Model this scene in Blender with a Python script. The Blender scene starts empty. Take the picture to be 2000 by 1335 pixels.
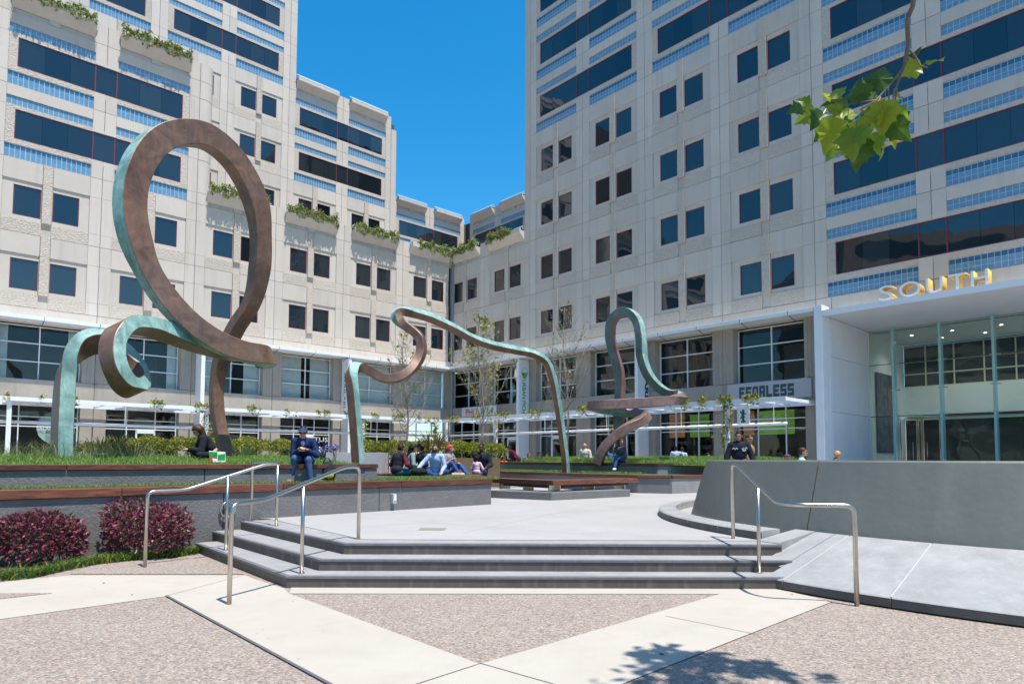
import bpy, bmesh, math, random
import numpy as np
from math import sin, cos, pi, radians, sqrt, atan2
from mathutils import Vector, Matrix
random.seed(7); rng = np.random.default_rng(7)
S = bpy.context.scene
COL = S.collection
# ------------------------------------------------------------------ camera
FPX, PITCH, ROLL, PYC, EYE = 1278.0, .0555, .0043, 824.5, 1.5
_c, _s = cos(PITCH), sin(PITCH)
_rt = np.array([1, 0, 0.]); _up = np.array([0, -_s, _c]); FW = np.array([0, _c, _s])
RT = _rt*cos(ROLL)+_up*sin(ROLL); UP = _up*cos(ROLL)-_rt*sin(ROLL)
EY = np.array([0, 0, EYE])
cam_d = bpy.data.cameras.new('camera'); cam = bpy.data.objects.new('camera', cam_d); COL.objects.link(cam)
cam_d.sensor_width = 36; cam_d.lens = FPX/2000*36; cam_d.shift_y = (PYC-667.5)/2000
cam_d.clip_start = .05; cam_d.clip_end = 2000
M = Matrix.Identity(4)
for i in range(3):
    M[i][0] = RT[i]; M[i][1] = UP[i]; M[i][2] = -FW[i]; M[i][3] = EY[i]
cam.matrix_world = M
S.camera = cam
# ------------------------------------------------------------------ sky, sun, exposure
SUNV = Vector((.23, -.252, 1)).normalized()
world = bpy.data.worlds.new('World'); S.world = world; world.use_nodes = True
wn = world.node_tree.nodes; wl = world.node_tree.links
sky = wn.new('ShaderNodeTexSky'); sky.sky_type = 'NISHITA'; sky.sun_disc = False
sky.sun_elevation = math.asin(SUNV.z); sky.sun_rotation = atan2(SUNV.x, SUNV.y)
sky.altitude = 0; sky.air_density = 1.0; sky.dust_density = .7; sky.ozone_density = 4.0
hs = wn.new('ShaderNodeHueSaturation'); hs.inputs['Saturation'].default_value = 1.4; hs.inputs['Hue'].default_value = .488; hs.inputs['Value'].default_value = 2.05
wl.new(sky.outputs[0], hs.inputs['Color'])
wl.new(hs.outputs[0], wn['Background'].inputs[0]); wn['Background'].inputs[1].default_value = .078
sun_d = bpy.data.lights.new('sun', 'SUN'); sun = bpy.data.objects.new('sun', sun_d); COL.objects.link(sun)
sun_d.energy = 5.0; sun_d.angle = radians(.5); sun_d.color = (1, .95, .87)
sun.rotation_euler = SUNV.to_track_quat('Z', 'Y').to_euler(); sun.location = (0, 0, 60)
S.view_settings.view_transform = 'Standard'; S.view_settings.look = 'None'
S.view_settings.exposure = .5; S.view_settings.gamma = 1; S.view_settings.use_curve_mapping = False
S.render.engine = 'CYCLES'
S.cycles.max_bounces = 8; S.cycles.transparent_max_bounces = 12
# ------------------------------------------------------------------ geometry of the place from sight lines
def ray(px, py): return RT*(px-1000)/FPX+UP*(PYC-py)/FPX+FW
def G(px, py, z=0.):
    d = ray(px, py); return EY+d*((z-EYE)/d[2])
def Yd(px, py, Y):
    d = ray(px, py); return EY+d*(Y/d[1])
YAW = .8251; CC = np.array([-4.808, 51.78, 0]); W = 4.89; OL, OR_ = 4.719, 3.9915; Z1 = 9.159; HS = 3.8
PZ = .42
dL = np.array([-sin(YAW), -cos(YAW), 0]); nL = np.array([cos(YAW), -sin(YAW), 0])
dR = nL; nR = dL
def LZ(k): return Z1+HS*(k-1)
# ------------------------------------------------------------------ helpers
def lin(c):
    if isinstance(c, str):
        if len(c) == 4: c = '#'+''.join(x*2 for x in c[1:])
        c = [int(c[i:i+2], 16)/255 for i in (1, 3, 5)]
        c = [x/12.92 if x <= .04045 else ((x+.055)/1.055)**2.4 for x in c]
    return (c[0], c[1], c[2], 1)
MATS = {}
def mat(name, c, rough=.6, metal=0., c2=None, scale=8., bump=0., bscale=40., spec=.5, detail=4., streak=None, wear=None, ior=None, emit=None, cell=None, spots=None):
    if name in MATS: return MATS[name]
    m = bpy.data.materials.new(name); m.use_nodes = True; n = m.node_tree.nodes; l = m.node_tree.links
    b = n['Principled BSDF']; b.inputs['Roughness'].default_value = rough; b.inputs['Metallic'].default_value = metal
    b.inputs['Specular IOR Level'].default_value = spec
    if ior: b.inputs['IOR'].default_value = ior
    b.inputs['Base Color'].default_value = lin(c)
    geo = None
    def pos():
        nonlocal geo
        if geo is None: geo = n.new('ShaderNodeNewGeometry')
        return geo.outputs['Position']
    col = None
    if c2 is not None:
        if cell:
            t = n.new('ShaderNodeTexVoronoi'); t.inputs['Scale'].default_value = cell; l.new(pos(), t.inputs['Vector'])
            sp = n.new('ShaderNodeSeparateColor'); l.new(t.outputs['Color'], sp.inputs[0]); fac = sp.outputs[0]
        else:
            t = n.new('ShaderNodeTexNoise'); t.inputs['Scale'].default_value = scale; t.inputs['Detail'].default_value = detail
            t.inputs['Roughness'].default_value = .62; l.new(pos(), t.inputs['Vector'])
            mr = n.new('ShaderNodeMapRange'); mr.inputs[1].default_value = .33; mr.inputs[2].default_value = .67
            l.new(t.outputs[0], mr.inputs[0]); fac = mr.outputs[0]
        mx = n.new('ShaderNodeMix'); mx.data_type = 'RGBA'; mx.inputs[6].default_value = lin(c); mx.inputs[7].default_value = lin(c2)
        l.new(fac, mx.inputs[0]); col = mx.outputs[2]
    if streak:
        sc, amt, cs = streak
        mp = n.new('ShaderNodeMapping'); mp.inputs['Scale'].default_value = (sc, sc, sc*.06); l.new(pos(), mp.inputs[0])
        t2 = n.new('ShaderNodeTexNoise'); t2.inputs['Scale'].default_value = 1; t2.inputs['Detail'].default_value = 5; l.new(mp.outputs[0], t2.inputs['Vector'])
        m2 = n.new('ShaderNodeMapRange'); m2.inputs[1].default_value = .52; m2.inputs[2].default_value = .78; m2.inputs[4].default_value = amt
        l.new(t2.outputs[0], m2.inputs[0])
        mx2 = n.new('ShaderNodeMix'); mx2.data_type = 'RGBA'; mx2.inputs[7].default_value = lin(cs); mx2.inputs[6].default_value = lin(c)
        if col: l.new(col, mx2.inputs[6])
        l.new(m2.outputs[0], mx2.inputs[0]); col = mx2.outputs[2]
    if wear:
        sc, amt, cs = wear
        t2 = n.new('ShaderNodeTexNoise'); t2.inputs['Scale'].default_value = sc; t2.inputs['Detail'].default_value = 8; t2.inputs['Roughness'].default_value = .7; l.new(pos(), t2.inputs['Vector'])
        m2 = n.new('ShaderNodeMapRange'); m2.inputs[1].default_value = .5; m2.inputs[2].default_value = .75; m2.inputs[4].default_value = amt
        l.new(t2.outputs[0], m2.inputs[0])
        mx2 = n.new('ShaderNodeMix'); mx2.data_type = 'RGBA'; mx2.inputs[7].default_value = lin(cs); mx2.inputs[6].default_value = lin(c)
        if col: l.new(col, mx2.inputs[6])
        l.new(m2.outputs[0], mx2.inputs[0]); col = mx2.outputs[2]
    if spots:
        sc, rad, cs = spots
        v = n.new('ShaderNodeTexVoronoi'); v.inputs['Scale'].default_value = sc; l.new(pos(), v.inputs['Vector'])
        sp = n.new('ShaderNodeSeparateColor'); l.new(v.outputs['Color'], sp.inputs[0])
        ml = n.new('ShaderNodeMath'); ml.operation = 'MULTIPLY'; ml.inputs[1].default_value = rad; l.new(sp.outputs[0], ml.inputs[0])
        lt = n.new('ShaderNodeMath'); lt.operation = 'LESS_THAN'; l.new(v.outputs['Distance'], lt.inputs[0]); l.new(ml.outputs[0], lt.inputs[1])
        gt = n.new('ShaderNodeMath'); gt.operation = 'GREATER_THAN'; gt.inputs[1].default_value = .6; l.new(sp.outputs[1], gt.inputs[0])
        mm = n.new('ShaderNodeMath'); mm.operation = 'MULTIPLY'; l.new(lt.outputs[0], mm.inputs[0]); l.new(gt.outputs[0], mm.inputs[1])
        m3 = n.new('ShaderNodeMath'); m3.operation = 'MULTIPLY'; m3.inputs[1].default_value = .55; l.new(mm.outputs[0], m3.inputs[0])
        mx3 = n.new('ShaderNodeMix'); mx3.data_type = 'RGBA'; mx3.inputs[7].default_value = lin(cs); mx3.inputs[6].default_value = lin(c)
        if col: l.new(col, mx3.inputs[6])
        l.new(m3.outputs[0], mx3.inputs[0]); col = mx3.outputs[2]
    if col: l.new(col, b.inputs['Base Color'])
    if bump:
        t3 = n.new('ShaderNodeTexNoise'); t3.inputs['Scale'].default_value = bscale; t3.inputs['Detail'].default_value = 3; l.new(pos(), t3.inputs['Vector'])
        bp = n.new('ShaderNodeBump'); bp.inputs['Strength'].default_value = min(1, bump); bp.inputs['Distance'].default_value = .02*max(1, bump)
        l.new(t3.outputs[0], bp.inputs['Height']); l.new(bp.outputs[0], b.inputs['Normal'])
    if emit:
        b.inputs['Emission Color'].default_value = lin(emit[0]); b.inputs['Emission Strength'].default_value = emit[1]
    MATS[name] = m
    return m
def leafmat(name, c, c2, cell=14., rough=.5, trans=.35):
    if name in MATS: return MATS[name]
    m = mat(name, c, rough, c2=c2, cell=cell, spec=.35)
    n = m.node_tree.nodes; l = m.node_tree.links; b = n['Principled BSDF']; o = n['Material Output']
    tr = n.new('ShaderNodeBsdfTranslucent'); ms = n.new('ShaderNodeMixShader'); ms.inputs[0].default_value = trans
    src = b.inputs['Base Color'].links[0].from_socket; l.new(src, tr.inputs[0])
    l.new(b.outputs[0], ms.inputs[1]); l.new(tr.outputs[0], ms.inputs[2]); l.new(ms.outputs[0], o.inputs[0])
    return m
def glassmat(name, tint, refl=1.55, base=.0):
    m = bpy.data.materials.new(name); m.use_nodes = True; n = m.node_tree.nodes; l = m.node_tree.links
    n.remove(n['Principled BSDF'])
    tr = n.new('ShaderNodeBsdfTransparent'); tr.inputs[0].default_value = lin(tint)
    gl = n.new('ShaderNodeBsdfGlossy'); gl.inputs['Roughness'].default_value = .015; gl.inputs[0].default_value = (.95, 1, 1, 1)
    fr = n.new('ShaderNodeFresnel'); fr.inputs[0].default_value = refl
    ms = n.new('ShaderNodeMixShader'); l.new(fr.outputs[0], ms.inputs[0]); l.new(tr.outputs[0], ms.inputs[1]); l.new(gl.outputs[0], ms.inputs[2])
    # gentle waviness of the real panes
    g = n.new('ShaderNodeNewGeometry'); t = n.new('ShaderNodeTexNoise'); t.inputs['Scale'].default_value = .9; t.inputs['Detail'].default_value = 1; l.new(g.outputs['Position'], t.inputs['Vector'])
    bp = n.new('ShaderNodeBump'); bp.inputs['Strength'].default_value = .08; bp.inputs['Distance'].default_value = .1; l.new(t.outputs[0], bp.inputs['Height'])
    l.new(bp.outputs[0], gl.inputs['Normal'])
    l.new(ms.outputs[0], n['Material Output'].inputs[0]); MATS[name] = m
    return m
WM = {}
def wm(o): return WM.get(o.name, Matrix.Identity(4))
def tag(o, label=None, cat=None, group=None, kind=None):
    if label: o['label'] = label
    if cat: o['category'] = cat
    if group: o['group'] = group
    if kind: o['kind'] = kind
    return o
def empty(name, loc=(0, 0, 0), rz=0., label=None, cat=None, group=None):
    o = bpy.data.objects.new(name, None); COL.objects.link(o); o.empty_display_size = .3
    m = Matrix.Translation(Vector([float(x) for x in loc])) @ Matrix.Rotation(rz, 4, 'Z'); o.matrix_world = m; WM[o.name] = m
    return tag(o, label, cat, group)
def place(name, me, parent=None, local=None, label=None, kind=None):
    o = bpy.data.objects.new(name, me); COL.objects.link(o)
    m = local if local is not None else Matrix.Identity(4)
    if parent: o.parent = parent
    o.matrix_local = m; WM[o.name] = (wm(parent) if parent else Matrix.Identity(4)) @ m
    if label: o['label'] = label
    if kind: o['kind'] = kind
    return o
class MB:
    def __init__(s): s.v = []; s.f = []; s.m = []
    def add(s, vs, fs, m=0):
        b = len(s.v); s.v += [tuple(float(x) for x in p) for p in vs]; s.f += [tuple(i+b for i in f) for f in fs]; s.m += [m]*len(fs) if isinstance(m, int) else list(m)
        return s
    def box(s, x0, x1, y0, y1, z0, z1, m=0):
        vs = [(x, y, z) for z in (z0, z1) for y in (y0, y1) for x in (x0, x1)]
        return s.add(vs, [(0, 2, 3, 1), (4, 5, 7, 6), (0, 1, 5, 4), (2, 6, 7, 3), (0, 4, 6, 2), (1, 3, 7, 5)], m)
    def prism(s, poly, z0, z1, m=0, mt=None):
        n = len(poly); a = sum(poly[i][0]*poly[(i+1) % n][1]-poly[(i+1) % n][0]*poly[i][1] for i in range(n))
        if a < 0: poly = poly[::-1]
        vs = [(p[0], p[1], z0) for p in poly]+[(p[0], p[1], z1) for p in poly]
        fs = [tuple(range(n-1, -1, -1)), tuple(range(n, 2*n))]+[(i, (i+1) % n, n+(i+1) % n, n+i) for i in range(n)]
        return s.add(vs, fs, m if mt is None else [m, mt]+[m]*n)
    def tube(s, pts, r, seg=10, m=0, cap=True):
        pts = [np.array(p, float) for p in pts]; n = len(pts); rs = r if hasattr(r, '__len__') else [r]*n
        vs = []; up = np.array([0, 0, 1.]); T0 = pts[1]-pts[0]
        if abs(T0[2]) > .9*np.linalg.norm(T0): up = np.array([1., 0, 0])
        for i in range(n):
            t = pts[min(i+1, n-1)]-pts[max(i-1, 0)]; t = t/(np.linalg.norm(t)+1e-9)
            a = up-t*(up@t); a /= np.linalg.norm(a)+1e-9; b = np.cross(t, a); up = a
            for k in range(seg):
                w = 2*pi*k/seg; vs.append(pts[i]+(a*cos(w)+b*sin(w))*rs[i])
        fs = [(i*seg+k, i*seg+(k+1) % seg, (i+1)*seg+(k+1) % seg, (i+1)*seg+k) for i in range(n-1) for k in range(seg)]
        if cap: fs += [tuple(range(seg-1, -1, -1)), tuple(range((n-1)*seg, n*seg))]
        return s.add(vs, fs, m)
    def mesh(s, name, mats, smooth=False, bevel=0.):
        me = bpy.data.meshes.new(name); me.from_pydata(s.v, [], s.f)
        for x in (mats if isinstance(mats, (list, tuple)) else [mats]): me.materials.append(x)
        me.polygons.foreach_set('material_index', s.m)
        if bevel:
            bm = bmesh.new(); bm.from_mesh(me); bmesh.ops.remove_doubles(bm, verts=bm.verts, dist=1e-5)
            es = [e for e in bm.edges if len(e.link_faces) == 2 and e.calc_face_angle(0) > .5]
            bmesh.ops.bevel(bm, geom=es, offset=bevel, segments=2, profile=.6, affect='EDGES', clamp_overlap=True); bm.to_mesh(me); bm.free()
        if smooth: me.polygons.foreach_set('use_smooth', [True]*len(me.polygons))
        me.update(); return me
    def build(s, name, mats, parent=None, world=True, smooth=False, bevel=0., label=None, kind=None, cat=None, group=None):
        """vertices given in world space; stored relative to the parent (or to the object's own base)"""
        if parent is None:
            a = np.array(s.v); o = np.array([(a[:, 0].min()+a[:, 0].max())/2, (a[:, 1].min()+a[:, 1].max())/2, a[:, 2].min()])
            s.v = [tuple(p-o) for p in a]; me = s.mesh(name, mats, smooth, bevel)
            ob = place(name, me, None, Matrix.Translation(Vector(o)))
        else:
            if world:
                inv = wm(parent).inverted(); s.v = [tuple(inv @ Vector(p)) for p in s.v]
            ob = place(name, s.mesh(name, mats, smooth, bevel), parent)
        return tag(ob, label, cat, group, kind)
def npmesh(name, V, Fq, mats, mi=None, smooth=False):
    me = bpy.data.meshes.new(name); V = np.asarray(V, np.float32).reshape(-1, 3); Fq = np.asarray(Fq, np.int32)
    k = Fq.shape[1]; me.vertices.add(len(V)); me.vertices.foreach_set('co', V.ravel())
    me.loops.add(Fq.size); me.loops.foreach_set('vertex_index', Fq.ravel())
    me.polygons.add(len(Fq)); me.polygons.foreach_set('loop_start', np.arange(0, Fq.size, k, dtype=np.int32))
    for x in (mats if isinstance(mats, (list, tuple)) else [mats]): me.materials.append(x)
    if mi is not None: me.polygons.foreach_set('material_index', np.asarray(mi, np.int32))
    me.polygons.foreach_set('use_smooth', np.full(len(Fq), bool(smooth)))
    me.update(calc_edges=True); return me
def npobj(name, V, Fq, mats, mi=None, parent=None, smooth=False, **kw):
    V = np.asarray(V, float).reshape(-1, 3)
    if parent is None:
        o = np.array([V[:, 0].mean(), V[:, 1].mean(), V[:, 2].min()]); ob = place(name, npmesh(name, V-o, Fq, mats, mi, smooth), None, Matrix.Translation(Vector(o)))
    else:
        im = np.array(wm(parent).inverted()); ob = place(name, npmesh(name, V@im[:3, :3].T+im[:3, 3], Fq, mats, mi, smooth), parent)
    return tag(ob, **kw)
def leaves(P, size, nrm=None, aspect=.55, jitter=.35, droop=0.):
    """diamond leaves folded along the midrib: 4 verts, 2 tris each"""
    P = np.asarray(P); n = len(P); d = rng.normal(size=(n, 3)); 
    if nrm is not None: d = d*.7+np.asarray(nrm)
    d[:, 2] -= droop; d /= np.linalg.norm(d, axis=1)[:, None]
    r = rng.normal(size=(n, 3)); s = np.cross(d, r); s /= np.linalg.norm(s, axis=1)[:, None]; u = np.cross(s, d)
    L = size*(1+jitter*rng.uniform(-1, 1, n))[:, None]; Wd = L*aspect*.5
    a = P; b = P+d*L*.5+s*Wd+u*L*.12; c = P+d*L; e = P+d*L*.5-s*Wd+u*L*.12
    V = np.stack([a, b, c, e], 1).reshape(-1, 3); i = np.arange(n)[:, None]*4
    F = np.concatenate([i+[[0, 1, 2]], i+[[0, 2, 3]]], 1).reshape(-1, 3)
    return V, F
def blades(P, h, w, bend=.4, dirs=None):
    """grass blades: 5 verts, 3 faces(tri)"""
    P = np.asarray(P); n = len(P); h = np.asarray(h)*np.ones(n); a = rng.uniform(0, 2*pi, n)
    sx = np.stack([np.cos(a), np.sin(a), np.zeros(n)], 1); b = rng.uniform(0, 2*pi, n) if dirs is None else dirs
    dx = np.stack([np.cos(b), np.sin(b), np.zeros(n)], 1)*(bend*rng.uniform(.2, 1.3, n)*h)[:, None]
    z = np.array([0, 0, 1.]); wv = (np.asarray(w)*np.ones(n))[:, None]
    m = P+z*(h*.6)[:, None]+dx*.35; t = P+z*(h*.95)[:, None]+dx
    V = np.stack([P-sx*wv*.5, P+sx*wv*.5, m+sx*wv*.4, m-sx*wv*.4, t], 1).reshape(-1, 3); i = np.arange(n)[:, None]*5
    F = np.concatenate([i+[[0, 1, 2]], i+[[0, 2, 3]], i+[[3, 2, 4]]], 1).reshape(-1, 3)
    return V, F
def cat_vf(lst):
    V = []; F = []; o = 0; mi = []
    for k, (v, f) in enumerate(lst): V.append(v); F.append(f+o); o += len(v); mi += [k]*len(f)
    return np.concatenate(V), np.concatenate(F), mi
def textmesh(body, size, extrude=0., bold=0., spacing=1.):
    cu = bpy.data.curves.new('t', 'FONT'); cu.body = body; cu.size = size; cu.extrude = extrude; cu.offset = bold; cu.space_character = spacing
    cu.align_x = 'LEFT'; cu.resolution_u = 3
    o = bpy.data.objects.new('t', cu); COL.objects.link(o); dg = bpy.context.evaluated_depsgraph_get()
    me = bpy.data.meshes.new_from_object(o.evaluated_get(dg)); bpy.data.objects.remove(o); bpy.data.curves.remove(cu)
    me.materials.clear()
    return me
def axes(o, x, y, z):
    m = Matrix.Identity(4)
    for i in range(3): m[i][0] = x[i]; m[i][1] = y[i]; m[i][2] = z[i]; m[i][3] = o[i]
    return m
def put_text(name, body, org, xdir, ydir, size, mt, parent, extrude=.004, bold=0., width=None, spacing=1.):
    me = textmesh(body, size, extrude, bold, spacing); me.materials.append(mt)
    xd = Vector(xdir).normalized(); yd = Vector(ydir).normalized(); zd = xd.cross(yd)
    if width:
        xs = [v.co.x for v in me.vertices]; k = width/(max(xs)-min(xs)); mn = min(xs)
        for v in me.vertices: v.co.x = (v.co.x-mn)*k
    m = axes(org, xd, yd, zd)
    return place(name, me, parent, wm(parent).inverted() @ m if parent else m)
# ------------------------------------------------------------------ materials
m_conc = mat('concrete_panel', (.52, .463, .40), .8, c2=(.555, .498, .433), scale=.7, streak=(3.2, .5, (.41, .355, .30)), bump=.05, bscale=80)
m_conc2 = mat('concrete_pier', (.54, .482, .418), .8, c2=(.57, .51, .445), scale=.6, streak=(4.2, .5, (.41, .355, .30)), bump=.05, bscale=80)
m_rough = mat('concrete_hammered', (.46, .395, .33), .9, c2=(.56, .49, .415), scale=9., bump=2.3, bscale=13)
m_back = mat('joint_backing', (.07, .068, .065), .95)
m_base = mat('concrete_base', (.36, .32, .275), .85, c2=(.31, .28, .24), scale=1.2, streak=(5, .5, (.22, .195, .17)), bump=.1)
m_maroon = mat('window_frame_maroon', (.16, .028, .045), .4)
m_pane = mat('tinted_pane', (.006, .010, .016), .02, spec=.5, ior=1.85)
def _vary(m, a):
    n = m.node_tree.nodes; l = m.node_tree.links; b = n['Principled BSDF']; src = b.inputs['Base Color'].links[0].from_socket
    oi = n.new('ShaderNodeObjectInfo'); mr = n.new('ShaderNodeMapRange'); mr.inputs[3].default_value = 1-a; mr.inputs[4].default_value = 1+a; hv = n.new('ShaderNodeHueSaturation')
    l.new(oi.outputs['Random'], mr.inputs[0]); l.new(mr.outputs[0], hv.inputs['Value']); l.new(src, hv.inputs['Color']); l.new(hv.outputs[0], b.inputs['Base Color'])
for m_ in (m_conc, m_conc2, m_rough): _vary(m_, .065)
def _pane():
    n = m_pane.node_tree.nodes; l = m_pane.node_tree.links; b = n['Principled BSDF']
    oi = n.new('ShaderNodeObjectInfo'); mx = n.new('ShaderNodeMix'); mx.data_type = 'RGBA'; mx.inputs[6].default_value = (.003, .006, .010, 1); mx.inputs[7].default_value = (.022, .03, .034, 1)
    l.new(oi.outputs['Random'], mx.inputs[0]); l.new(mx.outputs[2], b.inputs['Base Color'])
    g = n.new('ShaderNodeNewGeometry'); t = n.new('ShaderNodeTexNoise'); t.inputs['Scale'].default_value = .8; t.inputs['Detail'].default_value = 1; l.new(g.outputs['Position'], t.inputs['Vector'])
    bp = n.new('ShaderNodeBump'); bp.inputs['Strength'].default_value = .06; bp.inputs['Distance'].default_value = .12; l.new(t.outputs[0], bp.inputs['Height']); l.new(bp.outputs[0], b.inputs['Normal'])
_pane()
m_tile = mat('blue_tile', (.10, .25, .40), .2, c2=(.15, .30, .44), cell=5., ior=1.6)
m_tiled = mat('blue_tile_deep', (.022, .115, .23), .18, c2=(.03, .14, .27), cell=5., ior=1.6)
m_grout = mat('tile_grout', (.55, .57, .59), .8)
m_white = mat('white_metal', (.74, .76, .78), .35, c2=(.70, .72, .75), scale=2., spec=.5)
m_whitep = mat('white_panel', (.68, .69, .71), .4, c2=(.64, .65, .68), scale=.7)
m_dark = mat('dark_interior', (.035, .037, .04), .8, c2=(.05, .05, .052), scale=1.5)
m_inwall = mat('interior_wall', (.42, .42, .40), .8)
m_blind = mat('vertical_blind', (.80, .81, .77), .7, c2=(.70, .72, .69), scale=3.)
m_steel = mat('brushed_steel', (.56, .53, .48), .28, metal=1., c2=(.48, .46, .42), scale=30.)
m_chrome = mat('polished_chrome', (.8, .78, .72), .08, metal=1.)
m_gold = mat('letter_gold', (.93, .62, .08), .45, c2=(.70, .42, .07), scale=6., spec=.6)
m_letter = mat('letter_face', (.86, .87, .88), .3)
m_black = mat('black_rubber', (.02, .02, .022), .6)
glass = glassmat('clear_glass', (.94, .965, .965), 1.36)
glass_g = glassmat('green_glass', (.87, .955, .935), 1.45)
# ================================================================== GROUND, PLAZA, STEPS
def pebble():
    m = mat('pebble_aggregate', (.26, .205, .165), .75, c2=(.325, .27, .22), scale=1.1)
    n = m.node_tree.nodes; l = m.node_tree.links; b = n['Principled BSDF']; g = n.new('ShaderNodeNewGeometry')
    v = n.new('ShaderNodeTexVoronoi'); v.inputs['Scale'].default_value = 62; l.new(g.outputs['Position'], v.inputs['Vector'])
    sp = n.new('ShaderNodeSeparateColor'); l.new(v.outputs['Color'], sp.inputs[0])
    cr = n.new('ShaderNodeValToRGB'); e = cr.color_ramp.elements
    e[0].position = 0; e[0].color = (.10, .078, .068, 1); e[1].position = 1; e[1].color = (.45, .40, .345, 1)
    for p, c in [(.2, (.19, .143, .12)), (.4, (.295, .225, .18)), (.55, (.215, .19, .19)), (.75, (.32, .268, .225))]:
        x = e.new(p); x.color = (*c, 1)
    l.new(sp.outputs[0], cr.inputs[0])
    old = b.inputs['Base Color'].links[0].from_socket; mx = n.new('ShaderNodeMix'); mx.data_type = 'RGBA'; mx.inputs[0].default_value = .72
    l.new(old, mx.inputs[6]); l.new(cr.outputs[0], mx.inputs[7]); l.new(mx.outputs[2], b.inputs['Base Color'])
    bp = n.new('ShaderNodeBump'); bp.inputs['Strength'].default_value = .6; bp.inputs['Distance'].default_value = .006; bp.invert = True
    l.new(v.outputs['Distance'], bp.inputs['Height']); l.new(bp.outputs[0], b.inputs['Normal']); return m
m_pebble = pebble()
m_cream = mat('cream_concrete', (.395, .355, .305), .75, c2=(.43, .39, .34), scale=.8, wear=(2.2, .45, (.33, .295, .25)), bump=.15, bscale=90, spots=(7, .10, (.12, .10, .09)))
m_plaza = mat('plaza_concrete', (.325, .315, .305), .7, c2=(.36, .35, .34), scale=.7, wear=(1.5, .5, (.275, .265, .255)), bump=.1, bscale=90, spots=(5, .10, (.14, .13, .125)))
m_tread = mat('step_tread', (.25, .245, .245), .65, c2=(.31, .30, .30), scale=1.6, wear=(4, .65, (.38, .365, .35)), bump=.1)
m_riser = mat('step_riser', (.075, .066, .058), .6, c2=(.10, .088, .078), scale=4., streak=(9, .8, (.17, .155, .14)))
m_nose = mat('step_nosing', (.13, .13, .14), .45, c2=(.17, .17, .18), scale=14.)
m_joint = mat('joint_strip', (.10, .10, .11), .8)
sheet = MB(); sheet.add([(-300, -300, 0), (300, -300, 0), (300, 500, 0), (-300, 500, 0)], [(0, 1, 2, 3)])
sheet.build('ground', m_pebble, kind='structure')
def flat(name, pts, z, mt, thick=0.):
    b = MB(); P = [tuple(p[:2]) for p in pts]
    if thick: b.prism(P, z-thick, z)
    else:
        n = len(P); a = sum(P[i][0]*P[(i+1) % n][1]-P[(i+1) % n][0]*P[i][1] for i in range(n)); P = P if a > 0 else P[::-1]
        b.add([(p[0], p[1], z) for p in P], [tuple(range(n))])
    return b.build(name, mt, kind='structure')
g = lambda x, y, z=0.: G(x, y, z)
def ext(a, b, k): return a+(b-a)*k
A1, A2 = g(325, 1164), g(640, 1335); B1, B2 = g(565.5, 1159), g(939, 1297); C1 = g(1407, 1160)
D1, D2 = g(1625.6, 1175), g(1300, 1303)
S1 = np.array([[-5.05, 10.55], [-2.60, 7.66], [3.1, 7.70]])
# concrete bands: one band coming down from the left, one from the right, crossing below the pebble triangle
flat('path', [g(-300, 1136), g(-300, 1262), g(0, 1209), A1, A2, ext(A1, A2, 3.), ext(B1, B2, 3.), B2, B1, (-2.6, 7.60), S1[1]-[.4, -.35], g(477, 1123), g(135, 1123), g(0, 1137)], .004, m_cream)
flat('path', [B1, C1, D1, (3.1, 7.72), (-2.55, 7.68)], .0055, m_cream)
flat('path', [C1, D1, D2, ext(D1, D2, 3.), ext(C1, B2, 3.), B2], .008, m_cream)
pw = MB()
flat('path', [g(-200, 1158.5), g(104, 1158.5), g(0, 1170), g(-200, 1193)], .008, m_pebble)
flat('path', [g(135, 1121), g(477, 1121), g(395, 1090), g(283, 1092), g(180, 1104)], .007, m_pebble)
def strip(a, b, wd, z, mt, name='path'):
    a = np.array(a[:2]); b = np.array(b[:2]); t = (b-a)/np.linalg.norm(b-a); s = np.array([-t[1], t[0]])*wd/2
    return flat(name, [a-s, b-s, b+s, a+s], z, mt)
strip(A1, ext(A1, A2, 2.5), .028, .012, m_joint)
strip(B2, ext(B2, g(822, 1335), 3), .008, .012, m_joint); strip(B2, ext(B2, g(1072, 1335), 3), .008, .012, m_joint)
strip(g(1300, 1204), g(1478, 1240), .008, .012, m_joint); strip(g(325, 1164), g(477, 1123), .007, .012, m_joint)
# steps: three dark steps, straight front and a canted flank on the left
steps = empty('plaza_steps', (0, 8, 0), 0, 'three dark concrete steps with worn nosings rising to the pale plaza', 'steps')
fr = [[(-5.05, 10.55), (-2.60, 7.66), (3.30, 7.70)], [(-4.98, 10.98), (-2.33, 8.01), (3.42, 8.05)], [(-4.62, 11.25), (-2.13, 8.41), (3.46, 8.45)]]
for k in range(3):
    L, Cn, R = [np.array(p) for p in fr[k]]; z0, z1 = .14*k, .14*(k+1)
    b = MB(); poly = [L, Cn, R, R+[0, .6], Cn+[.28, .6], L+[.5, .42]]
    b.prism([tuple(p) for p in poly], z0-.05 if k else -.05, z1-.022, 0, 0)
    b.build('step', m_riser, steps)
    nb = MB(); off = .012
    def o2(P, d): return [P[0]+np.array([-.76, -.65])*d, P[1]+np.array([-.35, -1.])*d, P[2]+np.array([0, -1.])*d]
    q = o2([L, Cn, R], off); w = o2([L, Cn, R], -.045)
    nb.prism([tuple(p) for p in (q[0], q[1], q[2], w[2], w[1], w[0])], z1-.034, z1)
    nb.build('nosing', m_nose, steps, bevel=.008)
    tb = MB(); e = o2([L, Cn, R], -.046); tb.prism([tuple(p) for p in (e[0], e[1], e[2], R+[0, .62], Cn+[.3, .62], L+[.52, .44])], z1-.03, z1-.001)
    tb.build('tread', m_tread, steps)
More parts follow.
